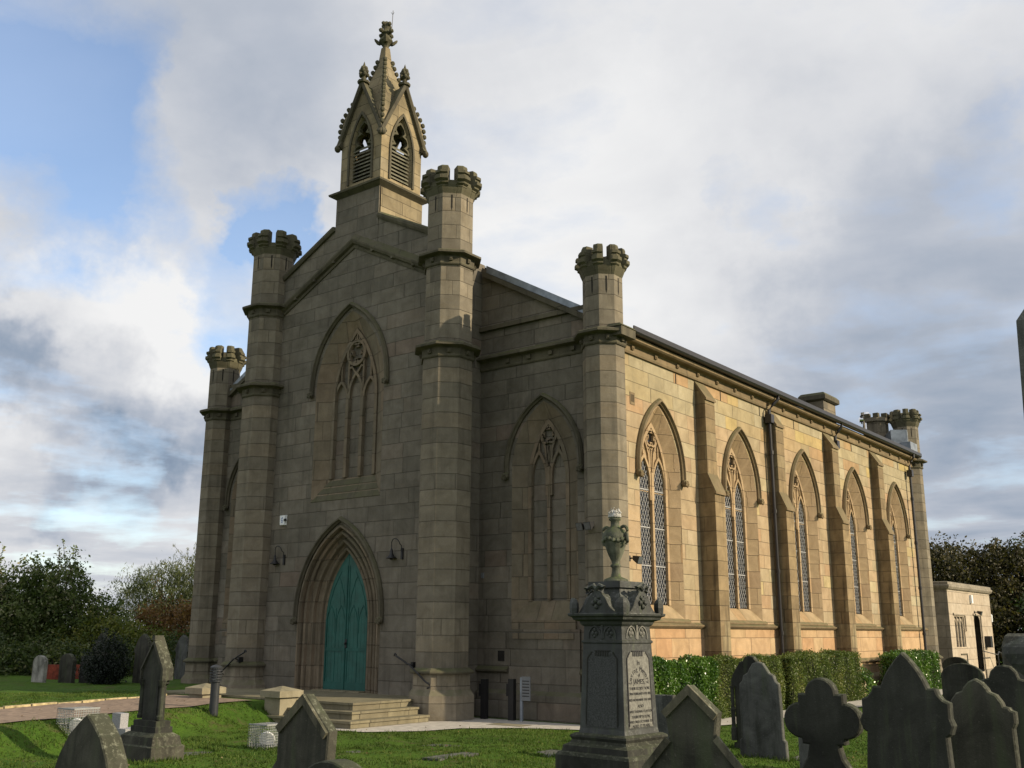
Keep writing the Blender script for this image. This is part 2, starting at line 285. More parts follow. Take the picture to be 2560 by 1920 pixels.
# ------------------------------------------------------------------ mesh helpers
class MB:
    def __init__(s): s.v = []; s.f = []; s.uvs = None
    def add(s, vs, fs):
        o = len(s.v); s.v += [tuple(p) for p in vs]; s.f += [tuple(i+o for i in f) for f in fs]; return s
    def box(s, x0, x1, y0, y1, z0, z1):
        return s.add([(x0,y0,z0),(x1,y0,z0),(x1,y1,z0),(x0,y1,z0),(x0,y0,z1),(x1,y0,z1),(x1,y1,z1),(x0,y1,z1)],
                     [(0,3,2,1),(4,5,6,7),(0,1,5,4),(1,2,6,5),(2,3,7,6),(3,0,4,7)])
    def fbox(s, F, u0, u1, w0, w1, d0, d1):
        return s.prism([(u0,w0),(u1,w0),(u1,w1),(u0,w1)], F, d0, d1)
    def prism(s, poly, F, d0, d1, caps=True):
        n = len(poly); vs = [F(u, w, d1) for u, w in poly] + [F(u, w, d0) for u, w in poly]
        fs = [(i, n+i, n+(i+1) % n, (i+1) % n) for i in range(n)]
        if caps:
            tri = tessellate_polygon([[Vector((u, w, 0)) for u, w in poly]])
            fs += [tuple(t) for t in tri] + [tuple(n+i for i in reversed(t)) for t in tri]
        return s.add(vs, fs)
    def sheet(s, outer, holes, F, d=0.):
        loops = [[Vector((u, w, 0)) for u, w in outer]] + [[Vector((u, w, 0)) for u, w in h] for h in holes]
        tri = tessellate_polygon(loops); pts = [p for l in loops for p in l]
        return s.add([F(p.x, p.y, d) for p in pts], [tuple(t) for t in tri])
    def loft(s, rings, closed=True, cap0=True, cap1=True):
        n = len(rings[0]); vs = [p for r in rings for p in r]; fs = []
        for k in range(len(rings)-1):
            for i in range(n if closed else n-1):
                j = (i+1) % n; fs.append((k*n+i, k*n+j, (k+1)*n+j, (k+1)*n+i))
        if cap0: fs.append(tuple(range(n))[::-1])
        if cap1: fs.append(tuple((len(rings)-1)*n+i for i in range(n)))
        return s.add(vs, fs)
    def octs(s, stack, cx=0, cy=0, n=8, rot=PI/8):
        k = 1/math.cos(PI/n)
        return s.loft([[(cx+r*k*math.cos(rot+2*PI*i/n), cy+r*k*math.sin(rot+2*PI*i/n), z) for i in range(n)] for r, z in stack])
    def lathe(s, prof, cx=0, cy=0, n=20):
        return s.loft([[(cx+r*math.cos(2*PI*i/n), cy+r*math.sin(2*PI*i/n), z) for i in range(n)] for r, z in prof])
    def sweep(s, pts, prof, F, closed=False):
        """pts 2D line on a wall plane, prof [(n,d)] closed section: n sideways (to the left of travel), d out of the wall"""
        n = len(pts); rings = []
        for i, (u, w) in enumerate(pts):
            a = pts[(i-1) % n] if (closed or i > 0) else None; c = pts[(i+1) % n] if (closed or i < n-1) else None
            def nrm(p, q):
                dx, dy = q[0]-p[0], q[1]-p[1]; l = math.hypot(dx, dy) or 1; return (-dy/l, dx/l)
            if a is None: nx, ny = nrm((u, w), c); k = 1
            elif c is None: nx, ny = nrm(a, (u, w)); k = 1
            else:
                n1_, n2_ = nrm(a, (u, w)), nrm((u, w), c); nx, ny = n1_[0]+n2_[0], n1_[1]+n2_[1]; l = math.hypot(nx, ny) or 1
                nx /= l; ny /= l; k = 1/max(.45, nx*n1_[0]+ny*n1_[1])
            rings.append([F(u+nx*k*a_, w+ny*k*a_, d_) for a_, d_ in prof])
        if closed: rings.append(rings[0])
        return s.loft(rings, True, not closed, not closed)
    def bar(s, pts, w, F, d0, d1, closed=False):
        return s.sweep(pts, [(-w/2, d0), (w/2, d0), (w/2, d1), (-w/2, d1)], F, closed)
    def tube(s, pts, r, n=8, r1=None):
        rings = []; P_ = [Vector(p) for p in pts]; m_ = len(P_)
        for i, p in enumerate(P_):
            t = (P_[min(i+1, m_-1)] - P_[max(i-1, 0)]).normalized()
            a = t.cross(Vector((0, 0, 1)) if abs(t.z) < .95 else Vector((1, 0, 0))).normalized(); b = t.cross(a)
            rr = r if r1 is None else r + (r1-r)*i/(m_-1)
            rings.append([tuple(p + a*rr*math.cos(2*PI*j/n) + b*rr*math.sin(2*PI*j/n)) for j in range(n)])
        return s.loft(rings)
    def ball(s, x, y, z, r, sz=1., n=8):
        return s.lathe([(max(r*math.sin(PI*i/6), .001), z - r*sz*math.cos(PI*i/6)) for i in range(7)], x, y, n)
    def build(s, name, mat, parent=None, smooth=False, loc=(0, 0, 0), recalc=True):
        me = bpy.data.meshes.new(name); me.from_pydata(s.v, [], s.f)
        if recalc:
            import bmesh
            bm = bmesh.new(); bm.from_mesh(me); bmesh.ops.recalc_face_normals(bm, faces=bm.faces); bm.to_mesh(me); bm.free()
        uvl = me.uv_layers.new(name='UVMap')
        for p in me.polygons:
            nx, ny, nz = p.normal
            if abs(nz) > .8: fu = lambda c: (c[0], c[1]*.999+.13)
            else:
                l = math.hypot(nx, ny) or 1; tx, ty = -ny/l, nx/l
                fu = lambda c, tx=tx, ty=ty: (c[0]*tx+c[1]*ty, c[2])
            for li in p.loop_indices:
                uvl.data[li].uv = fu(me.vertices[me.loops[li].vertex_index].co)
            p.use_smooth = smooth
        me.materials.append(mat)
        ob = bpy.data.objects.new(name, me); COL.objects.link(ob); ob.location = loc
        if parent: ob.parent = parent
        return ob
def FR(y0):   # wall facing -y
    return lambda u, w, d: (u, y0-d, w)
def FX(x0):   # wall facing +x
    return lambda u, w, d: (x0+d, u, w)
def FXn(x0):
    return lambda u, w, d: (x0-d, u, w)
def thing(name, label, cat, loc=(0, 0, 0), rotz=0., group=None):
    o = bpy.data.objects.new(name, None); COL.objects.link(o); o.location = loc; o.rotation_euler = (0, 0, rotz)
    return tag(o, label, cat, group)
def tag(o, label, cat, group=None):
    o['label'] = label; o['category'] = cat
    if group: o['group'] = group
    return o
def struct(o, kind='structure'): o['kind'] = kind; return o
def copytree(o, parent=None, loc=None, scale=None):
    c = o.copy(); COL.objects.link(c); c.parent = parent
    if loc: c.location = loc
    if scale: c.scale = scale
    for ch in o.children: copytree(ch, c)
    return c
def spin(o, n, a0=0.):      # n copies of a part turned about its parent's axis
    for i in range(n):
        c = o if i == 0 else o.copy()
        if i: COL.objects.link(c)
        c.rotation_euler = (0, 0, a0+2*PI*i/n)
def shift(o, locs):
    for i, l in enumerate(locs):
        c = o if i == 0 else o.copy()
        if i: COL.objects.link(c)
        c.location = l
def arch(cx, hw, zs, za, zb=None, n=12):
    r = za-zs; Rr = (hw*hw+r*r)/(2*hw); x0 = Rr-hw      # left arc centre at cx + x0
    a1 = math.atan2(r, -x0)                             # angle of the apex seen from the centre
    pts = [] if zb is None else [(cx-hw, zb)]
    L_ = [(cx+x0+Rr*math.cos(PI+(a1-PI)*i/n), zs+Rr*math.sin(PI+(a1-PI)*i/n)) for i in range(n+1)]
    pts += L_ + [(2*cx-x, z) for x, z in reversed(L_[:-1])]
    if zb is not None: pts.append((cx+hw, zb))
    return pts
def circ(cx, cz, r, n=20): return [(cx+r*math.cos(2*PI*i/n), cz+r*math.sin(2*PI*i/n)) for i in range(n)]
def foil(cx, cz, r, k=4, rot=0., n=7):
    pts = []
    for i in range(k):
        a = rot+2*PI*i/k; ox, oz = cx+r*.5*math.cos(a), cz+r*.5*math.sin(a)
        for j in range(n): b = a-PI*.62+PI*1.24*j/(n-1); pts.append((ox+r*.48*math.cos(b), oz+r*.48*math.sin(b)))
    return pts

# ================================================================== GROUND
def sstep(a, b, x):
    t = np.clip((x-a)/(b-a), 0, 1); return t*t*(3-2*t)
def xe(y): return .38 + .27*np.maximum(0, -2.5-y)          # right edge of the gravel path
def xl(y): return -2.35 + .31*np.maximum(0, -2.8-y)        # left edge
def gz(x, y):
    x = np.asarray(x, float); y = np.asarray(y, float)
    t = 1 - sstep(xe(y)+.02, xe(y)+1.15, x)
    near = .39*t
    bump_ = .028*np.sin(x*1.9+y*.7+np.sin(y*1.3))*np.sin(y*2.3-x*.4) + .020*np.sin(x*4.1+2*np.sin(y))*np.sin(y*5.3+1)
    on = (1-sstep(xe(y)-.3, xe(y)+.3, x))*sstep(xl(y)-.3, xl(y)+.3, x)
    far = .9*sstep(20, 90, np.hypot(x, y))
    pav = ((y > -3.4) & (x > 3.0) & (x < 9.5)) | (y > 0)
    return near + bump_*(1-on)*np.where(pav, .0, 1.) - .012 + far*0
xs = np.unique(np.concatenate([np.linspace(-2000, -60, 14), np.linspace(-60, -14, 24), np.linspace(-14, 20, 171), np.linspace(20, 60, 20), np.linspace(60, 2000, 14)]))
ys = np.unique(np.concatenate([np.linspace(-2000, -40, 12), np.linspace(-40, -16, 16), np.linspace(-16, 4, 101), np.linspace(4, 60, 40), np.linspace(60, 2000, 14)]))
X, Y = np.meshgrid(xs, ys); Z = gz(X, Y); nx_, ny_ = len(xs), len(ys)
me = bpy.data.meshes.new('grass_ground')
me.from_pydata(np.stack([X.ravel(), Y.ravel(), Z.ravel()], 1).tolist(), [], [(j*nx_+i, j*nx_+i+1, (j+1)*nx_+i+1, (j+1)*nx_+i) for j in range(ny_-1) for i in range(nx_-1)])
for p in me.polygons: p.use_smooth = True
me.materials.append(M['turf']); og = bpy.data.objects.new('lawn', me); COL.objects.link(og); struct(og)

# gravel path with stone edging
mb = MB(); yy = np.linspace(-2.75, -40, 60); rows = []
for y in yy: rows.append([(float(xl(y)+(xe(y)-xl(y))*t), float(y), float(gz(xl(y)+(xe(y)-xl(y))*t, y))+.018) for t in np.linspace(0, 1, 7)])
mb.loft(rows, False, False, False); struct(mb.build('gravel_path', M['path']))
mb = MB()
for fx in (xl,):
    for i in range(46):
        y0, y1 = -3.0-.62*i, -3.0-.62*i-.58
        a, b_ = float(fx(y0)), float(fx(y1)); z0 = float(gz(a, y0))
        mb.add([(a-.05, y0, z0-.1), (a+.05, y0, z0-.1), (b_+.05, y1, z0-.1), (b_-.05, y1, z0-.1), (a-.05, y0, z0+.05), (a+.05, y0, z0+.05), (b_+.05, y1, z0+.05), (b_-.05, y1, z0+.05)],
               [(0,3,2,1),(4,5,6,7),(0,1,5,4),(1,2,6,5),(2,3,7,6),(3,0,4,7)])
struct(mb.build('path_edging', M['edging']))
# concrete paving round the corner and along the side
mb = MB()
pv = [(2.6, -3.35), (4.2, -3.15), (4.9, -2.3), (5.05, -1.44), (5.9, -.62), (7.1, -.15), (8.35, 1.3), (8.75, 3.2), (8.86, 8), (8.9, 16), (8.95, 50), (7.98, 50), (7.98, 19), (7.86, 4), (7.3, 1.6), (6.4, .7), (2.6, .7)]
mb.sheet(pv, [], lambda u, w, d: (u, w, d), .006); struct(mb.build('paving', M['paving']))
mb = MB(); mb.box(4.9, 5.75, -.45, -.05, -.05, .011)
struct(mb.build('paving_slab', M['cap']))

# ================================================================== CHURCH
A, B, YA, XW = 3.27, 6.78, 1.19, 6.97
ZC1, ZC2, ZCC = 10.38, 8.17, 8.18
church = thing('church', 'gothic sandstone church with octagonal corner turrets, belfry and teal door', 'church')

def band(R_, z, h=.30, over=.19):    # turret cornice stack below z
    return [(R_, z-h-.03), (R_+.03, z-h-.03), (R_+.045, z-h), (R_+.03, z-h+.045), (R_+.03, z-.13), (R_+.05, z-.11), (R_+over-.03, z-.09), (R_+over, z-.08), (R_+over, z-.03), (R_+over-.05, z), (R_, z+.05)]
def floret(R_, z, par):
    F = lambda u, w, d: (R_+.03+d, u, w)
    fb = MB(); fb.fbox(F, -.045, .045, z-.24, z-.15, 0, .055); fb.fbox(F, -.02, .02, z-.215, z-.175, .05, .07)
    spin(fb.build('floret', M['trim'], par), 8)
def merlons(R_, z0, h, over, par):
    prof = [(0., 0.), (.3, .06), (.3, .12), (.62, .18), (.62, .25), (1., .32), (1., .46), (.68, .49), (.66, .58), (.88, .61), (.88, .72), (.42, .76), (.42, .92), (.3, 1.)]
    a0, a1, am = 0, PI/4, PI/8
    mbm = MB()
    def ring(Rr, z, fr):
        vert = (Rr/math.cos(PI/8)*math.cos(am), Rr/math.cos(PI/8)*math.sin(am))
        m0 = (Rr*math.cos(a0), Rr*math.sin(a0)); m1 = (Rr*math.cos(a1), Rr*math.sin(a1))
        p0 = [vert[i]+(m0[i]-vert[i])*fr for i in (0, 1)]; p1 = [vert[i]+(m1[i]-vert[i])*fr for i in (0, 1)]
        return [(p0[0], p0[1], z), (vert[0], vert[1], z), (p1[0], p1[1], z)]
    ri = R_*.72; rings = []
    for o_, t in prof: rings.append(ring(R_+over*o_, z0+h*t, .61-.05*(t > .45)) + ring(ri, z0+h*t, .70)[::-1])
    mbm.loft(rings)
    spin(mbm.build('merlon', M['battlement'], par), 8)
def make_turret(kind):
    if kind == 'c': R1, R2, R3, levels, zt, zc = .56, .54, .525, (ZC2, ZC1), 12.52, 0
    else: R1, R2, R3, levels, zt = .43, .415, .415, (ZCC,), 10.12
    t = MB().octs([(R1+.10, -.3), (R1+.10, .52), (R1+.03, .60), (R1, .61), (R1, .9), (R1, 1.0), (R1, levels[0]-.2), (R1, levels[0])] if 0 else [(R1+.13, -.3), (R1+.13, .50), (R1+.045, .62), (R1+.04, .93), (R1, .99), (R1, levels[0]-.1)])
    o = t.build('turret', M['turret'], church)
    MB().octs([(R1, .93), (R1+.11, .94), (R1+.12, .97), (R1+.11, .995), (R1+.03, 1.05), (R1, 1.06)]).build('string_course', M['trim'], o)
    ov = .19
    for z in levels:
        MB().octs(band(R1 if z == levels[0] else R2, z, over=ov)).build('cornice', M['trim'], o)
        floret(R1 if z == levels[0] else R2, z, o)
    ztop = zt-.62
    up1 = MB()
    if kind == 'c':
        up1.octs([(R2, levels[0]), (R2, levels[1]-.1)])
        MB().octs([(R3, levels[1]), (R3, ztop+.2), (R3*.6, ztop+.2), (R3*.6, ztop-.1)]).build('shaft', M['turret'], o)
    else:
        up1.octs([(R3, levels[0]), (R3, ztop+.2), (R3*.6, ztop+.2), (R3*.6, ztop-.1)])
    up1.build('shaft', M['turret'], o)
    ra = MB().octs([(R3, ztop-.06), (R3+.04, ztop+.04), (R3+.07, ztop+.14), (R3+.04, ztop+.26), (R3-.1, ztop+.28)])
    bt = ra.build('battlement', M['battlement'], o)
    merlons(R3+.01, zt-.56, .56, .19 if kind == 'c' else .155, o)
    sl = MB(); F = lambda u, w, d: (R3+d, u, w)
    sl.prism([(-.018, ztop-.1), (.018, ztop-.1), (.018, ztop-.42), (0, ztop-.5), (-.018, ztop-.42)], F, -.02, .004)  # dark strip proud of the shaft, its colour giving the slit's shade
    spin(sl.build('arrow_slit', M['slit'], o), 8)
    return o
tc_ = make_turret('c'); tc_.location = (A, 0, 0)
copytree(tc_, church, (-A, 0, 0))
tk = make_turret('k'); tk.location = (B, YA, 0)
copytree(tk, church, (-B, YA, 0))
copytree(tk, church, (B, 22.45, 0)); copytree(tk, church, (-B, 22.45, 0))

# ---- windows --------------------------------------------------------------
def reveal(F, o_, i_, steps, mat, parent, name='splay'):
    """o_, i_: (hw, zs, za, zb); steps [(t, depth)]"""
    rings = []
    for t, d in steps:
        p = [o_[k]+(i_[k]-o_[k])*t for k in range(4)]
        rings.append([F(u, w, -d) for u, w in arch(0, p[0], p[1], p[2], p[3])])
    mb_ = MB(); mb_.loft(rings, True, False, False)
    return mb_.build(name, mat, parent, recalc=False)
HOODP = [(-.055, 0.), (.055, 0.), (.062, .04), (.035, .10), (-.01, .115), (-.03, .07), (-.055, .05)]
def hood(F, hw, zs, za, mat, parent, lead=.12):
    pts = arch(0, hw, zs, za, zs-lead)
    o = MB().sweep(pts, HOODP, F).build('hood_mould', mat, parent)
    for s_ in (-1, 1):
        st = MB()
        c = F(s_*hw, zs-lead-.05, .07); st.ball(c[0], c[1], c[2], .085, 1.05, 10)
        for a in range(5): c2 = F(s_*hw+.055*math.cos(a*2*PI/5), zs-lead-.07+.05*math.sin(a*2*PI/5), .13); st.ball(*c2, .035, 1, 6)
        st.build('label_stop', mat, parent)
    return o
def tracery2(F, hw, zs, za, zb, d0, d1, fz):
    t = MB(); i_ = arch(0, hw-.04, zs, za-.06, zb); t.bar(i_, .09, F, d0, d1)
    t.fbox(F, -.04, .04, zb, fz, d0, d1)
    lh = hw/2; mz = zs+.02
    for s_ in (-1, 1):
        c = s_*(lh-.005); la = arch(c, lh-.06, mz, fz+.36, mz-.4, 8); t.bar(la, .065, F, d0, d1-.015)
        t.bar([(c, fz+.34), (c, za-.40)], .042, F, d0, d1-.03)
        t.bar([(c-s_*(lh-.06)*1., fz+.02), (c-s_*(lh-.03)*.72, fz+.42), (c-s_*.05, fz+.78)], .05, F, d0, d1-.02)
    t.bar([(-.05, za-.62), (0, fz+.12), (.05, za-.62)], .04, F, d0, d1-.03)
    t.bar(foil(0, za-.36, .235, 4, PI/4), .045, F, d0, d1-.01, True)
    return t
def spandrel_fill(F, hw, zs, za, fz, d, lh_mat): pass
def side_window():
    F = FX(0.)
    w = MB(); # outer flat ring nothing: the window node is its tracery
    o = tracery2(F, .67, 5.1, 6.53, 2.4, -.30, -.20, 5.36).build('window', M['arch_side'], church)
    reveal(F, (.93, 5.3, 6.88, 2.1), (.67, 5.1, 6.53, 2.4), [(0, 0), (1, .24)], M['arch_side'], o)
    hood(F, 1.02, 5.37, 7.0, M['trim_side'], o)
    MB().sheet([(-.66, 4.9)]+arch(0, .66, 5.1, 6.52)+[(.66, 4.9)], [arch(-.33, .245, 5.12, 5.66, 4.92, 8), arch(.33, .245, 5.12, 5.66, 4.92, 8), circ(0, 6.17, .17, 12), [(-.10, 5.84), (.0, 5.56), (.10, 5.84), (0, 5.95)]], F, -.262).build('tracery_infill', M['arch_side'], o, recalc=False)
    MB().sheet([(-.68, 2.4)]+arch(0, .68, 5.1, 6.54)+[(.68, 2.4)], [], F, -.275).build('glass', M['glassdark'], o)
    lt = MB()
    for s_ in (-1, 1):
        cx = s_*.335; hw = .26; zb, zt_ = 2.42, 5.62
        for k in range(-8, 40):
            for sg in (-1, 1):
                # diamond lines slope 2:1 clipped to the light
                u0, u1 = cx-hw, cx+hw
                z0 = zb + k*.20; z1 = z0 + sg*(u1-u0)*1.75
                a, b_ = (u0, z0), (u1, z1)
                # clip in z
                def clip(a, b_):
                    pa, pb = list(a), list(b_)
                    for lim, up_ in ((zb, False), (zt_, True)):
                        def out_(q): return q[1] > lim if up_ else q[1] < lim
                        if out_(pa) and out_(pb): return None
                        if out_(pa) or out_(pb):
                            t = (lim-pa[1])/(pb[1]-pa[1]); x = pa[0]+t*(pb[0]-pa[0])
                            if out_(pa): pa = [x, lim]
                            else: pb = [x, lim]
                    return pa, pb
                cl = clip(a, b_)
                if cl is None: continue
                (ax, az), (bx_, bz) = cl
                # drop what lies above the pointed head
                def head(x): return 5.1 + .58*max(0., 1-(abs(x-cx)/hw)**1.6)
                if min(az, bz) > head((ax+bx_)/2): continue
                lt.bar([(ax, az), (bx_, bz)], .011, F, -.272, -.262)
        for z in (3.25, 4.1, 4.95): lt.fbox(F, cx-hw, cx+hw, z-.012, z+.012, -.272, -.256)
    lt.build('lead_lattice', M['leadwork'], o)
    # stepped sloping sill above the string
    sl = MB(); sl.prism([(0, 2.1), (.0, 1.99), (.045, 2.02), (.05, 2.05)], lambda u, w, d: (u+.002, d, w), -1.12, 1.12); sl.build('sill', M['trim_side'], o)
    return o
W0, SP = 3.18, 4.147
w0 = side_window(); w0.location = (XW, W0, 0)
for i in range(1, 5): copytree(w0, church, (XW, W0+SP*i, 0))

# side wall with the five openings
HS = [arch(W0+SP*i, .93, 5.3, 6.88, 2.1) for i in range(5)]
mb = MB(); mb.sheet([(1.2, 1.9), (22.5, 1.9), (22.5, 6.9), (1.2, 6.9)], HS, FX(XW)); mb.build('side_wall', M['side'], church, recalc=False)
MB().sheet([(1.2, 6.9), (22.5, 6.9), (22.5, 8.2), (1.2, 8.2)], [], FX(XW)).build('side_wall_top', M['side_top'], church, recalc=False)
mb = MB(); mb.sheet([(1.2, -.3), (22.5, -.3), (22.5, 1.9), (1.2, 1.9)], [], FX(XW)); mb.build('side_plinth_wall', M['plinth_side'], church, recalc=False)
mb = MB(); mb.sheet([(1.2, -.3), (22.5, -.3), (22.5, 8.2), (1.2, 8.2)], [], FXn(-XW)); mb.build('side_wall', M['front'], church, recalc=False)
mb = MB(); mb.sheet([(-XW, -.3), (XW, -.3), (XW, 8.2), (0, 12.1), (-XW, 8.2)], [], lambda u, w, d: (u, 22.5, w)); mb.build('rear_wall', M['side'], church, recalc=False)
bys = [W0+SP*(i+.5) for i in range(4)]
segs = []; y = 1.5
for b_ in bys: segs.append((y, b_-.25)); y = b_+.25
segs.append((y, 22.1))
for a, b_ in segs:
    st = MB(); pl_ = MB(); lo = MB()
    st.prism([(0, 1.90), (.035, 1.90), (.085, 1.945), (.09, 1.975), (.05, 1.99), (0, 2.03)], lambda u, w, d: (XW+u, d, w), a, b_)
    lo.prism([(0, .93), (.04, .93), (.09, .965), (.09, 1.0), (0, 1.07)], lambda u, w, d: (XW+u, d, w), a, b_)
    pl_.prism([(0, -.3), (.13, -.3), (.13, .5), (.0, .62)], lambda u, w, d: (XW+u, d, w), a, b_)
    st.build('string_course', M['trim_side'], church); lo.build('string_course', M['trim_side'], church); pl_.build('plinth', M['side'], church)
# buttresses
def buttress():
    mb = MB()
    prof = [(0, 7.82), (.27, 7.40), (.27, 5.50), (.43, 5.08), (.43, 1.05), (.50, .97), (.50, .93), (.46, .9), (.46, .62), (.56, .5), (.56, -.3), (-.05, -.3), (-.05, 7.82)]
    mb.prism(prof, lambda u, w, d: (u, d, w), -.25, .25)
    o = mb.build('buttress', M['buttress'], church)
    for (x0, z0, x1, z1) in ((.0, 7.86, .31, 7.39), (.25, 5.58, .47, 5.07)):
        c = MB(); c.prism([(x0, z0), (x1, z1), (x1, z1-.05), (x1-.05, z1-.04), (x0-.02, z0-.05)], lambda u, w, d: (u, d, w), -.265, .265)
        c.build('weathering', M['trim_side'], o)
    return o
b0 = buttress(); b0.location = (XW, bys[0], 0)
for y in bys[1:]: copytree(b0, church, (XW, y, 0))
# eaves cornice
ev = MB(); ev.prism([(0, 7.86), (.05, 7.86), (.065, 7.90), (.045, 7.94), (.04, 8.05), (.07, 8.08), (.20, 8.10), (.24, 8.13), (.24, 8.20), (0, 8.20)], lambda u, w, d: (XW+u, d, w), 1.3, 22.3)
evo = ev.build('eaves_cornice', M['trim_side'], church)
ev = MB(); ev.prism([(0, 7.86), (.05, 7.86), (.065, 7.90), (.045, 7.94), (.04, 8.05), (.07, 8.08), (.20, 8.10), (.24, 8.13), (.24, 8.20), (0, 8.20)], lambda u, w, d: (-XW-u, d, w), 1.3, 22.3)
ev.build('eaves_cornice', M['trim'], church)
fl = MB(); fl.box(XW+.03, XW+.085, -.05, .05, 7.965, 8.045); fl.box(XW+.08, XW+.10, -.025, .025, 7.985, 8.025)
shift(fl.build('floret', M['trim_side'], evo), [(0, 2.0+1.03*i, 0) for i in range(20)])
kb = MB(); kb.box(7.0, 7.42, .92, 1.50, 8.02, 8.22); kb.add([(6.95, .86, 8.22), (7.44, .9, 8.22), (7.44, 1.52, 8.22), (6.95, 1.52, 8.22), (6.95, .9, 8.3), (7.36, .95, 8.29), (7.36, 1.5, 8.29), (6.95, 1.5, 8.3)], [(0,3,2,1),(4,5,6,7),(0,1,5,4),(1,2,6,5),(2,3,7,6),(3,0,4,7)])
kb.build('kneeler', M['trim'], church)
# roof and gutter
RS = .56
def roofz(x): return 8.36 + RS*(7.22-abs(x))
for s_ in (-1, 1):
    mb = MB(); P4 = [(s_*7.24, 8.34), (0, 8.34+RS*7.24), (0, 8.34+RS*7.24-.12), (s_*7.24, 8.25)]
    mb.prism(P4, lambda u, w, d: (u, d, w), 1.32, 22.35)
    mb.build('roof', M['slate'], church)
rg = MB(); rg.prism([(-.14, 12.36), (0, 12.50), (.14, 12.36), (0, 12.40)], lambda u, w, d: (u, d, w), .4, 22.35); rg.build('ridge', M['lead'], church)
for s_ in (1, -1):
    gu = MB()
    gu.prism([(s_*x, z) for x, z in ((7.21, 8.22), (7.33, 8.22), (7.36, 8.26), (7.36, 8.37), (7.33, 8.37), (7.33, 8.28), (7.25, 8.25), (7.22, 8.30))], lambda u, w, d: (u, d, w), 1.55, 22.2)
    gu.build('gutter', M['pipe'], church)
# flashing along the aisle verge
for s_ in (-1, 1):
    fs_ = MB()
    fs_.prism([(s_*3.5, roofz(3.5)+.05), (s_*6.5, roofz(6.5)+.03), (s_*6.5, roofz(6.5)-.13), (s_*3.5, roofz(3.5)-.13)], lambda u, w, d: (u, d, w), 1.10, 1.315)
    fs_.build('verge_flashing', M['lead'], church)
for s_ in (-1, 1):
    fs_ = MB()
    fs_.prism([(s_*3.4, roofz(3.4)-.14), (s_*6.45, roofz(6.45)-.14), (s_*6.45, roofz(6.45)-.27), (s_*3.4, roofz(3.4)-.27)], lambda u, w, d: (u, d, w), 1.06, 1.3)
    fs_.build('verge_moulding', M['trim'], church)
fs_ = MB(); fs_.prism([(6.0, 22.3), (6.9, 22.3), (7.1, 21.5), (6.6, 21.2)], lambda u, w, d: (u, w, d), roofz(6.5)-.2, roofz(6.5)+.45); fs_.box(6.9, 7.25, 21.3, 22.1, 8.3, 8.72)
fs_.build('roof_flashing', M['lead'], church)

# downpipes
def downpipe(y, ztop, zbot, jog):
    mb = MB(); x = XW+.15
    mb.tube([(7.3, y+jog, 8.3), (7.3, y+jog, 8.12), (7.2, y+jog*.6, 7.98), (x, y, 7.78), (x, y, zbot)], .048, 10)
    mb.box(x-.09, x+.10, y-.1, y+.1, 7.42, 7.66)
    z = 6.6
    while z > zbot+.3: mb.lathe([(.065, z-.05), (.065, z+.05)], x, y, 10); z -= 1.6
    return mb.build('drainpipe', M['pipe'], church)
downpipe(bys[1]-.36, 8, .0, .25); downpipe(bys[2]+.42, 8, .0, .15); downpipe(21.35, 8, .0, .0)
vg = MB(); vg.fbox(FX(XW), 1.93, 2.13, 6.72, 7.0, 0, .012); vg.build('vent', M['trim_side'], church)
for k in range(3): MB().fbox(FX(XW), 1.965+.05*k, 1.985+.05*k, 6.78, 6.95, .010, .016).build('vent_slot', M['slit'], church)
ap = MB(); ap.prism([(-.02, 7.84), (.02, 7.84), (.02, 7.60), (-.02, 7.60)], FX(XW), -.01, .006)  # strip on the wall face, the slit's shade put into its colour
shift(ap.build('arrow_slit', M['slit'], church), [(0, 1.72+2.34*i, 0) for i in range(9)])

# ---- front -----------------------------------------------------------------
F0 = FR(0.)
gable = lambda x: 12.50-.5*abs(x)
wo = (1.22, 7.75, 9.74, 4.94); wi = (.79, 7.45, 9.31, 5.5)
do = (1.42, 2.2, 4.33, .36); di = (.735, 2.05, 3.64, .36)
mb = MB()
mb.sheet([(-3.27, -.3), (3.27, -.3), (3.27, gable(3.27)), (0, gable(0)), (-3.27, gable(3.27))], [arch(0, *wo), arch(-.05, *do)], F0)
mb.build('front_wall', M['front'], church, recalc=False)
mb = MB(); mb.prism([(-3.27, 9.95), (3.27, 9.95), (3.27, gable(3.27)-.003), (0, gable(0)-.003), (-3.27, gable(3.27)-.003)], F0, -.42, -.004); mb.build('parapet', M['front'], church)
for s_ in (-1, 1):
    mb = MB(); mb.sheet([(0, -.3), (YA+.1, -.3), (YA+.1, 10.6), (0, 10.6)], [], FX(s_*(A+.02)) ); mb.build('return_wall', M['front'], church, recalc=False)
for e_ in ([(-2.8, gable(2.8)), (-.785, gable(.785))], [(.825, gable(.825)), (2.8, gable(2.8))]):
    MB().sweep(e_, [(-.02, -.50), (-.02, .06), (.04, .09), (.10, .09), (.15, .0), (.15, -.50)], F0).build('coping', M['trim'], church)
MB().prism([(-.78, 11.36), (0, 11.75), (.82, 11.34), (.82, 13.0), (-.78, 13.0)], F0, -.06, .012).build('belfry_base_front', M['front'], church)
sg = MB(); sz = lambda x: 11.66-.5*abs(x)
sg.sweep([(-2.75, sz(2.75)), (0, sz(0)), (2.75, sz(2.75))], [(-.20, 0), (-.20, .03), (-.15, .045), (-.12, .03), (-.09, .1), (-.03, .13), (.01, .13), (.16, .0)], F0)
sg.build('gable_string', M['trim'], church)
for s_ in (-1, 1):
    for k in range(1, 4):
        x = s_*k*.72; MB().fbox(F0, x-.04, x+.04, sz(x)-.14, sz(x)-.05, .02, .11).build('floret', M['trim'], church)
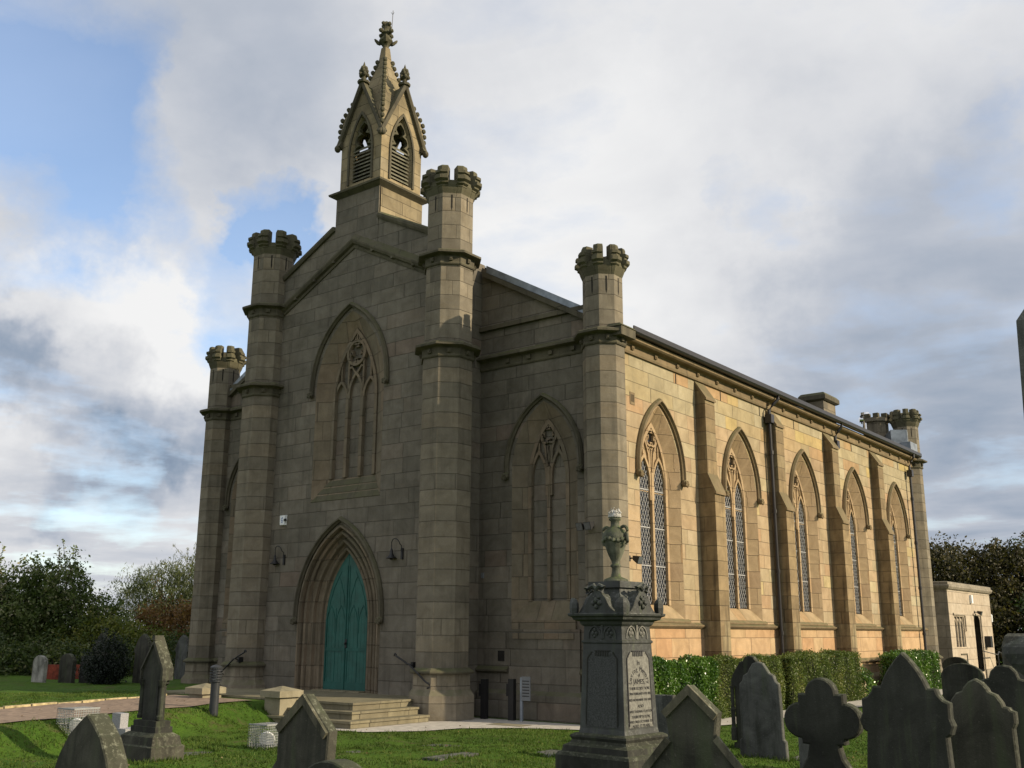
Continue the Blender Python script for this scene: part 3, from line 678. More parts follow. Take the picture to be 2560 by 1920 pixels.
# great west window (blind)
def tracery3(F, hw, zs, za, zb, d0, d1):
    t = MB(); t.bar(arch(0, hw-.035, zs, za-.05, zb), .09, F, d0, d1)
    for s_ in (-1, 1): t.fbox(F, s_*hw/3-.05, s_*hw/3+.05, zb, zs+.05, d0, d1)
    for c, top in ((-hw*2/3, 7.98), (0, 8.15), (hw*2/3, 7.98)):
        t.bar(arch(c, hw/3-.03, 7.5+(.1 if c == 0 else 0), top, 7.2, 8), .07, F, d0, d1-.02)
    for s_ in (-1, 1):
        t.bar([(s_*hw/3, 7.7), (s_*hw/3, 8.95)], .05, F, d0, d1-.02)
        t.bar([(s_*hw*2/3, 7.95), (s_*hw*2/3, 8.5)], .045, F, d0, d1-.03)
        t.bar([(s_*.07, 8.99), (s_*.07, 9.15)], .04, F, d0, d1-.03)
        t.bar([(s_*.03, 8.15), (s_*.17, 8.33), (s_*hw/3, 8.3)], .045, F, d0, d1-.03)
    t.bar([(0, 9.0), (0, 9.27)], .045, F, d0, d1-.02)
    t.bar(circ(0, 8.68, .31, 24), .075, F, d0, d1, True)
    t.bar(foil(0, 8.68, .30, 4, PI/4), .05, F, d0, d1-.02, True)
    return t
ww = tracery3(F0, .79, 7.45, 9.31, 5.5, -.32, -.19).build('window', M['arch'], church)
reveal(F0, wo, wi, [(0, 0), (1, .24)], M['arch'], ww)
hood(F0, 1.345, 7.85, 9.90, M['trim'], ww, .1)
MB().sheet([(-.8, 5.5)]+arch(0, .8, 7.45, 9.32)+[(.8, 5.5)], [], F0, -.30).build('blind_panel', M['front'], ww, recalc=False)
for k in range(3):
    sl = MB(); t0, t1 = k/3, (k+1)/3; hw0 = wo[0]+(wi[0]-wo[0])*t0; hw1 = wo[0]+(wi[0]-wo[0])*t1
    z0 = 4.94+.56*t0; z1 = 4.94+.56*t1-.03; y0 = .24*t0-.012; y1 = .24*t1-.012
    sl.add([(-hw0, y0, z0), (hw0, y0, z0), (hw1, y1, z1), (-hw1, y1, z1), (-hw0, y0+.03, z0-.04), (hw0, y0+.03, z0-.04), (hw1, y1+.03, z1-.04), (-hw1, y1+.03, z1-.04)],
           [(0,1,2,3),(4,7,6,5),(0,4,5,1),(1,5,6,2),(2,6,7,3),(3,7,4,0)])
    sl.build('sill', M['trim'], ww)
# doorway
FD = lambda u, w, d: (u-.05, -d, w)
orders = [(0, 0), (.05, -.05), (.11, -.05), (.14, .0), (.15, .08), (.23, .10), (.26, .03), (.31, .00), (.36, .03), (.38, .11), (.50, .17), (.53, .10), (.58, .07), (.63, .10), (.65, .19), (.76, .25), (.79, .19), (.85, .17), (.90, .20), (.92, .28), (1, .30), (1, .36)]
dw = reveal(FD, do, di, orders, M['arch'], church, 'doorway')
hood(FD, 1.475, 2.2, 4.45, M['trim'], dw, .1)
FDL = lambda u, w, d: (u-.05, .325-d, w)
half = arch(0, .735, 2.05, 3.64)
nL = len(half)//2
for s_, nm in ((-1, 'door'), (1, 'door')):
    pts = [(0.006*s_, .44), (s_*.74, .44)] + [(s_*abs(u), w) for u, w in half[:nL]] + [(0.006*s_, 3.64)]
    lf = MB(); lf.prism(pts, FDL, -.04, .03)
    o = lf.build(nm, M['door'], church)
    d = MB()
    # raised rails, stiles and pointed tracery ribs
    d.fbox(FDL, *sorted((s_*.02, s_*.72)), 1.34, 1.42, .028, .045); d.fbox(FDL, *sorted((s_*.02, s_*.72)), .46, .64, .028, .043)
    d.fbox(FDL, *sorted((s_*.372, s_*.392)), .64, 2.35, .026, .038)
    d.fbox(FDL, *sorted((s_*.02, s_*.06)), .64, 3.35, .028, .042)
    d.fbox(FDL, *sorted((s_*.68, s_*.72)), .64, 2.1, .028, .05)
    for c in (.215, .555):
        pts2 = arch(s_*c, .15, 1.95, 2.40, 1.75, 8); d.bar(pts2, .014, FDL, .028, .040)
    for c in (.13, .25, .50, .62): d.fbox(FDL, *sorted((s_*(c-.003), s_*(c+.003))), .64, 2.9 if c < .3 else 2.3, .027, .033)
    d.bar([(s_*.06, 2.2), (s_*.12, 2.62), (s_*.25, 2.98), (s_*.33, 3.1)], .014, FDL, .028, .04)
    d.bar([(s_*.68, 2.1), (s_*.60, 2.5), (s_*.47, 2.85), (s_*.24, 3.22)], .014, FDL, .028, .04)
    d.build('panel_moulding', M['door_line'], o)
    if s_ == 1:
        h = MB(); h.fbox(FDL, -.015, .045, 1.42, 1.62, .038, .055); c = FDL(.015, 1.52, .075); h.ball(*c, .03)
        h.build('handle', M['black'], o)
MB().box(-.85, .75, -.0, .35, .38, .455).build('threshold', M['steps'], dw)

# aisle fronts
def aisle(sx):
    FA = lambda u, w, d: (sx*u, YA-d, w)
    FAw = lambda u, w, d: (sx*(5.15)+u, YA-d, w)
    ao = (.90, 5.38, 6.90, 2.05); ai = (.56, 5.15, 6.52, 2.47)
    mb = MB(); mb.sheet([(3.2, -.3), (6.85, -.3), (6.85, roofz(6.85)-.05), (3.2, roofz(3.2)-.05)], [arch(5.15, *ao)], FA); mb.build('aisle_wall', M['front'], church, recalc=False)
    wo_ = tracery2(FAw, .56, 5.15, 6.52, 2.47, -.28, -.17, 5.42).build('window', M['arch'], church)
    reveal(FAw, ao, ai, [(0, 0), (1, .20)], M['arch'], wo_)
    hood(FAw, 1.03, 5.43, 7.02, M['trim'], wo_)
    MB().sheet([(-.57, 2.47)]+arch(0, .57, 5.15, 6.53)+[(.57, 2.47)], [], FAw, -.26).build('blind_panel', M['front'], wo_, recalc=False)
    x0, x1 = 3.2, 6.85
    s2 = MB()
    s2.prism([(sx*x0, ZCC+.65), (sx*6.5, ZCC+.65), (sx*6.5, ZCC+.75), (sx*x0, ZCC+.75)], lambda u, w, d: (u, YA-d, w), 0, .10)
    s2.build('string_course', M['trim'], church)
    s3 = MB(); z = ZCC
    s3.prism([(0, z-.33), (.03, z-.33), (.045, z-.3), (.03, z-.255), (.03, z-.13), (.05, z-.11), (.16, z-.09), (.19, z-.08), (.19, z-.03), (.12, z), (0, z+.07)], lambda u, w, d: (sx*d, YA-u, w), 3.3, 6.6)
    so = s3.build('cornice', M['trim'], church)
    for k in range(4): x = 4.15+.62*k; MB().fbox(FA, x-.05, x+.05, z-.24, z-.15, .03, .085).build('floret', M['trim'], so)
    for a, b_ in ((3.3, 4.18), (6.1, 6.5)):
        s4 = MB(); s4.prism([(0, .93), (.04, .93), (.09, .965), (.09, 1.0), (0, 1.07)], lambda u, w, d: (sx*d, YA-u, w), a, b_)
        s4.build('string_course', M['trim'], church)
    s5 = MB(); s5.prism([(0, -.3), (.15, -.3), (.15, .50), (.0, .62)], lambda u, w, d: (sx*d, YA-u, w), 4.15, 6.5)
    s5.build('plinth', M['front'], church); s5 = MB(); s5.prism([(0, -.3), (.10, -.3), (.10, .50), (.0, .58)], lambda u, w, d: (sx*d, YA-u, w), 3.3, 4.15)
    s5.build('plinth', M['front'], church)
    # shallow projecting panel below the window
    pb = MB(); pb.fbox(FA, 4.22, 6.1, .5, 1.86, -.01, .05); pb.build('wall_panel', M['front'], church)
    pb = MB(); pb.fbox(FA, 4.30, 6.0, 1.86, 2.05, -.01, .055); pb.build('wall_panel_moulding', M['arch'], church); pb = MB(); pb.fbox(FA, 4.34, 5.96, 1.66, 1.78, .04, .075); pb.build('wall_panel_moulding', M['arch'], church)
aisle(1); aisle(-1)
vb = MB(); vb.fbox(FR(YA), 3.88, 4.06, 1.18, 1.40, .0, .012); vb.build('vent', M['slit'], church)

# ---- belfry ----------------------------------------------------------------
bel = MB(); h_ = .80; bc = (0.02, .80)
bel.box(bc[0]-h_, bc[0]+h_, bc[1]-h_+.02, bc[1]+h_, 10.9, 13.02)
bel.box(bc[0]-.45, bc[0]+.45, bc[1]-.45, bc[1]+.45, 13.0, 14.32)  # added core box, blocks the sky showing between the louvres
belf = bel.build('belfry', M['belfry'], church)
def sq(z, r): return [(bc[0]-r, bc[1]-r, z), (bc[0]+r, bc[1]-r, z), (bc[0]+r, bc[1]+r, z), (bc[0]-r, bc[1]+r, z)]
MB().loft([sq(12.96, h_), sq(13.0, h_+.06), sq(13.06, h_+.16), sq(13.11, h_+.17), sq(13.22, h_-.02), sq(13.24, h_-.06)]).build('string_course', M['trim'], belf)
hb = .755
for k in range(4):
    a = k*PI/2; c_, s_ = round(math.cos(a)), round(math.sin(a))
    # local frame: outward direction (s_, -c_), u direction (c_, s_)
    def FB(u, w, d, c_=c_, s_=s_): return (bc[0]+u*c_+(hb+d)*s_, bc[1]+u*s_-(hb+d)*c_, w)
    oo = (.40, 14.15, 15.22, 13.32)
    mb = MB(); outer = [(-hb, 13.1), (hb, 13.1), (hb, 14.62), (0, 16.15), (-hb, 14.62)]
    hole = arch(0, *oo); mb.sheet(outer, [hole], FB)
    mb.loft([[FB(u, w, 0) for u, w in hole], [FB(u*.86, 13.32+(w-13.32)*.95+.03, -.12) for u, w in hole], [FB(u*.86, 13.32+(w-13.32)*.95+.03, -.17) for u, w in hole]], True, False, False)
    mb.sheet([(u*.999, w) for u, w in outer], [[(u*.86, 13.32+(w-13.32)*.95+.03) for u, w in hole]], FB, -.17)
    wl = mb.build('belfry_wall', M['belfry'], belf, recalc=False)
    MB().sweep(arch(0, .44, 14.15, 15.30, 13.3), [(-.03, 0), (.03, 0), (.03, .04), (-.03, .04)], FB).build('hood_mould', M['trim'], belf)
    # gable coping with ball ends
    g_ = MB(); ap_ = 16.20; ft = 14.48; kx = .86
    g_.sweep([(-kx, ft), (0, ap_), (kx, ft)], [(-.06, -.05), (-.06, .09), (-.01, .12), (.05, .10), (.05, -.05)], FB)
    for s2_ in (-1, 1): g_.ball(*FB(s2_*kx, ft-.02, .06), .085, 1, 8)
    go = g_.build('gable_coping', M['trim'], belf)
    # roof of the gable running back to the spire
    rf = MB(); rf.add([FB(-hb, 14.60, 0), FB(0, 16.16, 0), FB(hb, 14.60, 0), FB(0, 16.16, -hb)], [(0, 1, 3), (1, 2, 3)]); rf.build('gable_roof', M['battlement'], belf, recalc=False)
    # little finial
    fi = MB(); c = FB(0, 16.2, .02)
    fi.lathe([(.001, 16.12), (.16, 16.16), (.17, 16.22), (.07, 16.26), (.05, 16.36), (.09, 16.40)], c[0], c[1], 8)
    for z, r, nn in ((16.42, .10, 5), (16.52, .085, 5), (16.61, .06, 4)):
        for j in range(nn): fi.ball(c[0]+r*math.cos(j*2*PI/nn+z*9), c[1]+r*math.sin(j*2*PI/nn+z*9), z, .055, 1.1, 6)
    fi.lathe([(.06, 16.36), (.07, 16.5), (.04, 16.7), (.001, 16.83)], c[0], c[1], 7)
    fi.build('finial', M['battlement'], belf)
    # louvres below, cusps above
    z = 13.40
    while z < 14.30:
        lv = MB(); lv.add([FB(-.34, z, -.05), FB(.34, z, -.05), FB(.34, z+.13, -.18), FB(-.34, z+.13, -.18), FB(-.34, z+.03, -.05), FB(.34, z+.03, -.05), FB(.34, z+.16, -.18), FB(-.34, z+.16, -.18)],
               [(0,3,2,1),(4,5,6,7),(0,1,5,4),(1,2,6,5),(2,3,7,6),(3,0,4,7)]); z += .105
        lv.build('louvre', M['louvre'], belf)
    for s2_ in (-1, 1):
        cu = MB(); cu.bar([(s2_*.35, 14.28), (s2_*.30, 14.38), (s2_*.2, 14.42), (s2_*.28, 14.50), (s2_*.30, 14.60), (s2_*.24, 14.70), (s2_*.12, 14.74), (s2_*.19, 14.82), (s2_*.16, 14.95), (0, 15.08)], .055, FB, -.17, -.06)
        cu.build('tracery', M['battlement'], belf)
prof = [(14.62, .78), (15.0, .79), (15.3, .755), (15.6, .66), (15.9, .54), (16.15, .425), (16.4, .335), (16.7, .245), (17.0, .165), (17.2, .125), (17.45, .10), (17.6, .085)]
sp = MB(); sp.loft([sq(z, r) for z, r in [(16.15, .425)] + [p for p in prof if p[0] > 16.2]])
lowp = [(14.62, .78), (15.0, .79), (15.3, .755), (15.6, .66), (15.9, .54), (16.15, .425)]
for k in range(4):
    a = k*PI/2; c_, s_ = round(math.cos(a)), round(math.sin(a))
    for sg_ in (-1, 1):
        pa = []; pb = []
        for z, r in lowp:
            ug = max(0., .755*(16.17-z)/1.53-.03)
            pa.append((bc[0]+sg_*r*c_+r*s_, bc[1]+sg_*r*s_-r*c_, z)); pb.append((bc[0]+sg_*min(ug, r)*c_+r*s_, bc[1]+sg_*min(ug, r)*s_-r*c_, z))
        n_ = len(pa); sp.add(pa+pb, [(i, i+1, n_+i+1, n_+i) for i in range(n_-1)])
spo = sp.build('spire', M['belfry'], church)
ck = MB().ball(0, 0, 0, .065, 1.1, 6).build('crocket', M['battlement'], spo); cks = []
for i in range(15):
    t = i/14; z = 14.8+t*2.35; r = np.interp(z, [p[0] for p in prof], [p[1] for p in prof])
    if 15.9 < z < 16.2: pass
    for sx_ in (-1, 1):
        for sy_ in (-1, 1):
            cks.append((bc[0]+sx_*(r+.015), bc[1]+sy_*(r+.015), z))
for z in (17.02, 17.14):
    for j in range(4): cks.append((bc[0]+.19*math.cos(PI/4+j*PI/2), bc[1]+.19*math.sin(PI/4+j*PI/2), z))
shift(ck, cks)
tf = MB(); tf.octs([(.08, 17.5), (.085, 17.66), (.12, 17.72), (.19, 17.80), (.15, 17.90), (.10, 17.95), (.10, 18.02), (.14, 18.06), (.10, 18.14), (.08, 18.18), (.085, 18.24), (.10, 18.30), (.09, 18.38), (.04, 18.44), (.01, 18.46)], *bc)
for j in range(4):
    a = j*PI/2+PI/4; x, y = bc[0]+.17*math.cos(a), bc[1]+.17*math.sin(a); tf.loft([[(x-.05, y-.05, 17.70), (x+.05, y-.05, 17.70), (x+.05, y+.05, 17.72), (x-.05, y+.05, 17.72)], [(x+q_[0]*.05+.07*math.cos(a), y+q_[1]*.05+.07*math.sin(a), 17.80) for q_ in ((-1,-1),(1,-1),(1,1),(-1,1))], [(x+q_[0]*.02+.13*math.cos(a), y+q_[1]*.02+.13*math.sin(a), 17.87) for q_ in ((-1,-1),(1,-1),(1,1),(-1,1))]])
    a = j*PI/2; x, y = bc[0]+.2*math.cos(a), bc[1]+.2*math.sin(a); tf.ball(x, y, 18.08, .07, .9, 6); tf.ball(bc[0]+.12*math.cos(a), bc[1]+.12*math.sin(a), 18.34, .06, 1, 6)
tf.build('finial', M['battlement'], spo)
lr = MB(); x, y = bc[0]+.16, bc[1]+.05; lr.tube([(x, y, 18.0), (x+.03, y, 18.75)], .009, 5)
for j in range(3): a = j*2*PI/3; lr.tube([(x+.025, y, 18.62), (x+.025+.05*math.cos(a), y+.05*math.sin(a), 18.68)], .006, 4)
lr.build('lightning_rod', M['black'], spo)

# chimneys and flue
ch = MB(); ch.box(3.95, 4.75, 19.5, 20.7, 9, 10.4); cho = ch.build('chimney', M['turret'], church)
MB().loft([[(3.9-e, 19.45-e, z), (4.8+e, 19.45-e, z), (4.8+e, 20.75+e, z), (3.9-e, 20.75+e, z)] for z, e in ((10.3, 0), (10.35, .08), (10.5, .08), (10.6, .0), (10.62, -.05))]).build('chimney_cap', M['trim'], cho)
c2 = MB(); c2.octs([(.42, 8.4), (.42, 9.72), (.50, 9.76), (.50, 9.9), (.46, 9.92)], 5.72, 22.3); c2o = c2.build('chimney', M['turret'], church)
for k in range(8):
    a = 2*PI*k/8+PI/8; x, y = 5.72+.44*math.cos(a), 22.3+.44*math.sin(a); MB().box(x-.1, x+.1, y-.1, y+.1, 9.9, 10.06).build('merlon', M['battlement'], c2o)
fl = MB(); fl.lathe([(.11, 8.5), (.11, 10.0)], 5.42, 22.0, 14); fl.lathe([(.17, 10.05), (.17, 10.15)], 5.42, 22.0, 14); fl.lathe([(.08, 9.98), (.08, 10.06)], 5.42, 22.0, 10); fl.tube([(5.22, 21.9, 9.88), (5.62, 22.1, 9.88)], .1, 12)
fl.build('flue', M['chrome'], church)

# ================================================================== ENTRANCE PLATFORM AND STEPS
plat = thing('entrance_steps', 'stone entrance platform with three steps wrapping its right corner below the teal door', 'steps', (0, 0, 0))
for (zt_, x1, y1) in ((.43, 3.12, -2.42), (.285, 3.36, -2.66), (.14, 3.64, -2.95)):
    mb = MB(); tr_ = MB(); mb.box(-3.3 if zt_ > .4 else -3.5, x1-.03, y1+.03, -.75 if x1 > 3.2 else .30, -.2, zt_-.045)
    tr_.box(-3.32 if zt_ > .4 else -3.52, x1, y1, -.74 if x1 > 3.2 else .30, zt_-.044, zt_)
    mb.build('riser', M['steps'], plat); tr_.build('tread', M['steps'], plat)
def pier(x, y, zc, label, s_=1.):
    t = thing('stone_pier', label, 'pier', (x, y, 0), 0, 'capped stone piers beside the entrance path')
    MB().box(-.24, .24, -.24, .24, -.2, zc-.13).build('shaft', M['cap'], t)
    MB().loft([[(-a, -b_, z), (a, -b_, z), (a, b_, z), (-a, b_, z)] for z, a, b_ in ((zc-.125, .31, .31), (zc, .31, .31), (zc+.085, .02, .02))]).build('capstone', M['cap'], t)
pier(1.22, -2.62, .61, 'pale square stone pier with pyramid cap, right of the gravel path and nearer the steps')
pier(-1.05, -2.85, .60, 'pale square stone pier with pyramid cap, left of the path behind the bollard')

# ================================================================== FITTINGS ON THE FRONT
def wall_lamp(x, z, label):
    t = thing('wall_lamp', label, 'wall lamp', (x, 0, z), 0, 'swan-neck lamps beside the church door'); t.scale = (.82, .82, .9)
    MB().box(-.035, .035, -.05, 0, -.14, .14).build('bracket', M['black'], t)
    pts = [(0, -.05, .03), (-.0, -.06, .2)] + [(-.16+.16*math.cos(a), -.10-.12*math.sin(a)*.4-.02, .22+.16*math.sin(a)) for a in np.linspace(0.1, PI, 9)] + [(-.32, -.12, .12)]
    MB().tube(pts, .013, 7).build('arm', M['black'], t)
    MB().lathe([(.02, .14), (.035, .10), (.045, .02), (.09, -.06), (.15, -.10), (.15, -.115), (.05, -.1), (.04, -.14), (.001, -.15)], -.32, -.12, 16).build('shade', M['black'], t, smooth=True)
wall_lamp(-2.10, 3.55, 'black swan-neck wall lamp left of the teal church door')
wall_lamp(2.02, 3.53, 'black swan-neck wall lamp between the door and the right turret')
def text(body, size, mat, name, parent, rotm, ext=.002, align='CENTER'):
    cu = bpy.data.curves.new('t', 'FONT'); cu.body = body; cu.size = size; cu.extrude = ext; cu.align_x = align; cu.align_y = 'CENTER'
    o = bpy.data.objects.new('t', cu); COL.objects.link(o); bpy.context.view_layer.update()
    me = bpy.data.meshes.new_from_object(o.evaluated_get(bpy.context.evaluated_depsgraph_get())); bpy.data.objects.remove(o)
    me.materials.clear(); me.materials.append(mat)
    r = bpy.data.objects.new(name, me); COL.objects.link(r); r.parent = parent; r.matrix_local = rotm; return r
ab = thing('alarm_box', 'white alarm box with blue vertical lettering high on the front wall', 'alarm box', (-2.2, 0, 4.42))
MB().loft([[(-.10, 0, 0), (.10, 0, 0), (.11, 0, .26), (-.11, 0, .26)], [(-.085, -.07, .01), (.085, -.07, .01), (.095, -.07, .25), (-.095, -.07, .25)]]).build('casing', M['white'], ab)
mb = MB(); mb.lathe([(.035, .10), (.035, .16)], .10, -.06, 10); mb.build('strobe', M['black'], ab)
text('AFA', .085, M['blue'], 'lettering', ab, Matrix.Translation((0, -.072, .13)) @ Matrix.Rotation(PI/2, 4, 'X') @ Matrix.Rotation(PI/2, 4, 'Z'))
def handrail(side):
    x = side*A
    lab = 'black iron handrail with scrolled ends on the right turret above the steps' if side > 0 else 'black iron handrail on the left turret behind the round bollard'
    t = thing('handrail', lab, 'handrail', (x, -.56, 0), 0, 'iron handrails on the two front turrets')
    s_ = side
    p0, p1 = (-s_*.72, -.10, 1.34), (s_*.32, -.16, .74)
    pts = [(p0[0]+.03*math.cos(a)*s_, p0[1]-.03, p0[2]-.05+.05*math.sin(a)) for a in np.linspace(PI, 0, 5)] + [(-s_*.45, -.14, 1.19), (-s_*.36, -.14, 1.14), (-s_*.3, -.14, 1.13), (s_*.2, -.14, .78), p1, (p1[0]+s_*.02, p1[1], p1[2]-.06), (p1[0]-s_*.06, p1[1], p1[2]-.08)]
    MB().tube(pts, .02, 7).build('rail', M['black'], t)
    MB().tube([(-s_*.33, -.14, 1.14), (-s_*.33, -.02, 1.10), (-s_*.33, .10, 1.10)], .014, 6).box(-s_*.33-.03, -s_*.33+.03, -.02, .1, 1.05, 1.17).build('bracket', M['black'], t)
    MB().tube([(s_*.2, -.14, .78), (s_*.2, 0, .74)], .014, 6).box(s_*.2-.05, s_*.2+.05, -.03, .02, .68, .78).build('bracket', M['black'], t)
handrail(1); handrail(-1)
def floodlight(name_lab, loc, rz, parts_glass=True, twin=False):
    t = thing('floodlight', name_lab, 'floodlight', loc, rz)
    MB().tube([(0, .0, 0), (0, -.18, .0)], .018, 6).box(-.05, .05, -.01, .02, -.06, .06).build('bracket', M['black'], t)
    for k in ((0,) if not twin else (-.11, .11)):
        MB().loft([[(k-.05, -.12, -.04), (k+.05, -.12, -.04), (k+.05, -.12, .05), (k-.05, -.12, .05)], [(k-.09, -.25, -.13), (k+.09, -.25, -.13), (k+.09, -.30, .03), (k-.09, -.30, .03)]]).build('lamp_head', M['black'], t)
        MB().add([(k-.08, -.256, -.122), (k+.08, -.256, -.122), (k+.08, -.303, .02), (k-.08, -.303, .02)], [(0, 1, 2, 3)]).build('lens', M['lens'], t)
floodlight('black floodlight with bright lens on the corner turret left of the stone urn', (6.70, YA-.43, 3.97), R(-8), twin=True)
floodlight('black floodlight on the side wall right of the stone urn', (XW, 1.75, 3.33), R(90))
sb = tag(MB().box(-.035, .035, -.03, 0, -.06, .06).build('switch_box', M['greyplastic'], None, loc=(3.42, YA, 3.05)), 'small grey switch box on the return beside the right turret', 'switch box')
def wpost(x, y, h, label, nm='signpost'):
    t = thing('timber_post', label, 'post', (x, y, 0), 0)
    MB().box(-.07, .07, -.05, .05, -.1, h).build('post', M['black'], t); MB().box(-.12, -.06, -.05, .03, h-.35, h-.1).build('bracket', M['black'], t)
wpost(4.02, .56, .82, 'short black post against the plinth beside the right turret')
wpost(4.72, .62, .84, 'short black post left of the small grey notice')
nt_ = thing('notice_board', 'small grey notice on a post beside the aisle plinth', 'notice', (5.02, .56, 0))
MB().box(-.03, .03, -.02, .02, -.05, .88).build('post', M['lead'], nt_)
mb = MB(); mb.box(.02, .24, -.03, -.01, .42, .90); mb.build('panel', M['greyplastic'], nt_)
mb = MB()
for k in range(6): mb.box(.04, .22, -.034, -.031, .50+.06*k, .52+.06*k)
mb.build('text_line', M['letters'], nt_)['kind'] = 'stuff'

# ================================================================== ANNEX
an = thing('annex_building', 'low cream stone annex with flat roof behind the church', 'building', (0, 0, 0))
XA, YF = 7.36, 23.8
hw_ = [(24.45, 1.32), (25.75, 1.32), (25.75, 2.45), (24.45, 2.45)]; hd_ = [(27.2, .35), (28.1, .35), (28.1, 2.35), (27.95, 2.5), (27.35, 2.5), (27.2, 2.35)]
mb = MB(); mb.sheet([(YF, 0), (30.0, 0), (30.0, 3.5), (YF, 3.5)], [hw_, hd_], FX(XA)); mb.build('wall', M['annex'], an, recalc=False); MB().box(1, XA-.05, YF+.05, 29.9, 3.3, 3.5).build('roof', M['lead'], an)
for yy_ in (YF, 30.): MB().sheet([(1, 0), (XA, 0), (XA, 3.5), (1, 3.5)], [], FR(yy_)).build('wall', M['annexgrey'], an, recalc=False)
MB().box(5, XA+.06, YF-.06, 27.1, -.1, .42).build('plinth', M['annexgrey'], an); MB().box(5, XA+.06, 28.2, 30.06, -.1, .42).build('plinth', M['annexgrey'], an)
MB().loft([[(1, YF-e, z), (XA+e, YF-e, z), (XA+e, 30+e, z), (1, 30+e, z)] for z, e in ((3.42, 0), (3.46, .07), (3.54, .12), (3.60, .12), (3.63, .07), (3.71, .07), (3.73, .02))]).build('cornice', M['annexgrey'], an)
wn_ = MB()
for k in range(4): wn_.fbox(FX(XA), 24.45+.42*k-.02, 24.45+.42*k+.06, 1.32, 2.45, -.14, -.03)
for k in range(3): wn_.bar(arch(24.45+.21+.42*k+.02, .17, 2.1, 2.36, 1.3, 6), .05, FX(XA), -.13, -.05)
wn_.fbox(FX(XA), 24.3, 25.85, 2.5, 2.58, -.0, .05); wn_.fbox(FX(XA), 25.85, 25.92, 1.9, 2.58, 0, .05)
wo2 = wn_.build('window', M['annex'], an); MB().fbox(FX(XA), 24.4, 25.8, 1.3, 2.5, -.2, -.12).build('glass', M['glassdark'], wo2)
dd = MB().fbox(FX(XA), 27.1, 28.2, .1, 2.6, -.3, -.22); ddo = dd.build('door', M['slit'], an)
MB().bar([(28.2, .4), (28.2, 2.56), (27.1, 2.56)], .07, FX(XA), 0, .05).build('door_moulding', M['annex'], ddo)
MB().bar([(24.9, 1.05), (25.7, 1.05), (25.7, .6)], .05, FX(XA), 0, .03).build('wall_moulding', M['trim'], an)
tag(MB().box(0, .22, -.16, .16, -.22, .22).build('post_box', M['black'], None, loc=(XA, 28.75, 1.5)), 'black box mounted on the annex wall right of its door', 'wall box')
tag(MB().box(0, .09, -.10, .10, -.16, .16).build('alarm_box', M['white'], None, loc=(XA, 26.95, 3.15)), 'white alarm box high on the cream annex wall', 'alarm box')
floodlight('black floodlight on the annex wall above its door', (XA, 27.4, 2.65), R(90))
hr = MB(); hr.tube([(XA+.6, 27.9, 0), (XA+.6, 27.9, 1.0), (XA+.55, 28.3, 1.12), (XA+.4, 29.3, 1.05), (XA+.4, 29.8, .6), (XA+.4, 29.8, .2)], .025, 6)
hr.tube([(XA+.6, 27.9, 1.0), (XA+.2, 27.3, 1.15)], .02, 6)
tag(hr.build('handrail', M['black']), 'thin black handrail curving up to the annex door', 'handrail')
sc = thing('wall_lantern', 'small white lantern hanging from the annex corner', 'lantern', (XA-.1, 30.0, 2.55))
MB().tube([(0, 0, .1), (0, .15, .18), (0, .28, .1)], .015, 5).build('arm', M['black'], sc); MB().lathe([(.08, -.25), (.09, .02), (.03, .08)], 0, .28, 10).build('lamp', M['white'], sc)

# ================================================================== GRAVEYARD
def slab(name, label, cat, loc, outline, th, mat='grave', edge=None, rotz=0., tilt=0., border=None, bev=.012, group=None):
    t = thing(name, label, cat, loc, rotz, group); hsh = math.sin(loc[0]*7.3+loc[1]*3.1); t.rotation_euler = (tilt+R(1.1)*hsh, R(.9)*math.cos(loc[0]*5.1), rotz+R(3)*hsh)
    F = lambda u, w, d: (u, -d, w)
    n = len(outline); cx = sum(p[0] for p in outline)/n; cz = max(.3, sum(p[1] for p in outline)/n)
    inner = inset(outline, bev)
    mb = MB(); rings = [[F(u, w, -th) for u, w in inner], [F(u, w, -th+bev) for u, w in outline], [F(u, w, -bev) for u, w in outline], [F(u, w, 0) for u, w in inner]]
    mb.loft(rings, True, False, False)
    tri = tessellate_polygon([[Vector((u, w, 0)) for u, w in inner]])
    o_ = 3*n
    base = len(mb.v)-4*n
    mb.f += [tuple(base+3*n+i for i in q) for q in tri] + [tuple(base+i for i in reversed(q)) for q in tri]
    body = mb.build('slab', M[mat], t)
    if edge:
        MB().sweep(edge[0], [(-edge[1], .0), (0.0, .0), (0., .03), (-edge[1], .022)], F).build('moulded_edge', M['grave_edge'], t)
    return t
def inset(poly, d):
    n = len(poly); res = []; area = sum(poly[i][0]*poly[(i+1) % n][1]-poly[(i+1) % n][0]*poly[i][1] for i in range(n))
    sg = 1 if area > 0 else -1
    for i in range(n):
        a, b_, c = poly[i-1], poly[i], poly[(i+1) % n]
        def nr(p, q): dx, dy = q[0]-p[0], q[1]-p[1]; l = math.hypot(dx, dy) or 1; return (-dy/l*sg, dx/l*sg)
        n1_, n2_ = nr(a, b_), nr(b_, c); x, y = n1_[0]+n2_[0], n1_[1]+n2_[1]; l = math.hypot(x, y) or 1; x /= l; y /= l
        k = d/max(.5, x*n1_[0]+y*n1_[1]); res.append((b_[0]+x*k, b_[1]+y*k))
    return res
def sym(right):   # right half from the top down -> closed outline
    left = [(-u, w) for u, w in right if abs(u) > 1e-6]
    return right + left[::-1]
def arcpts(cx, cz, r, a0, a1, n): return [(cx+r*math.cos(R(a0+(a1-a0)*i/n)), cz+r*math.sin(R(a0+(a1-a0)*i/n))) for i in range(n+1)]

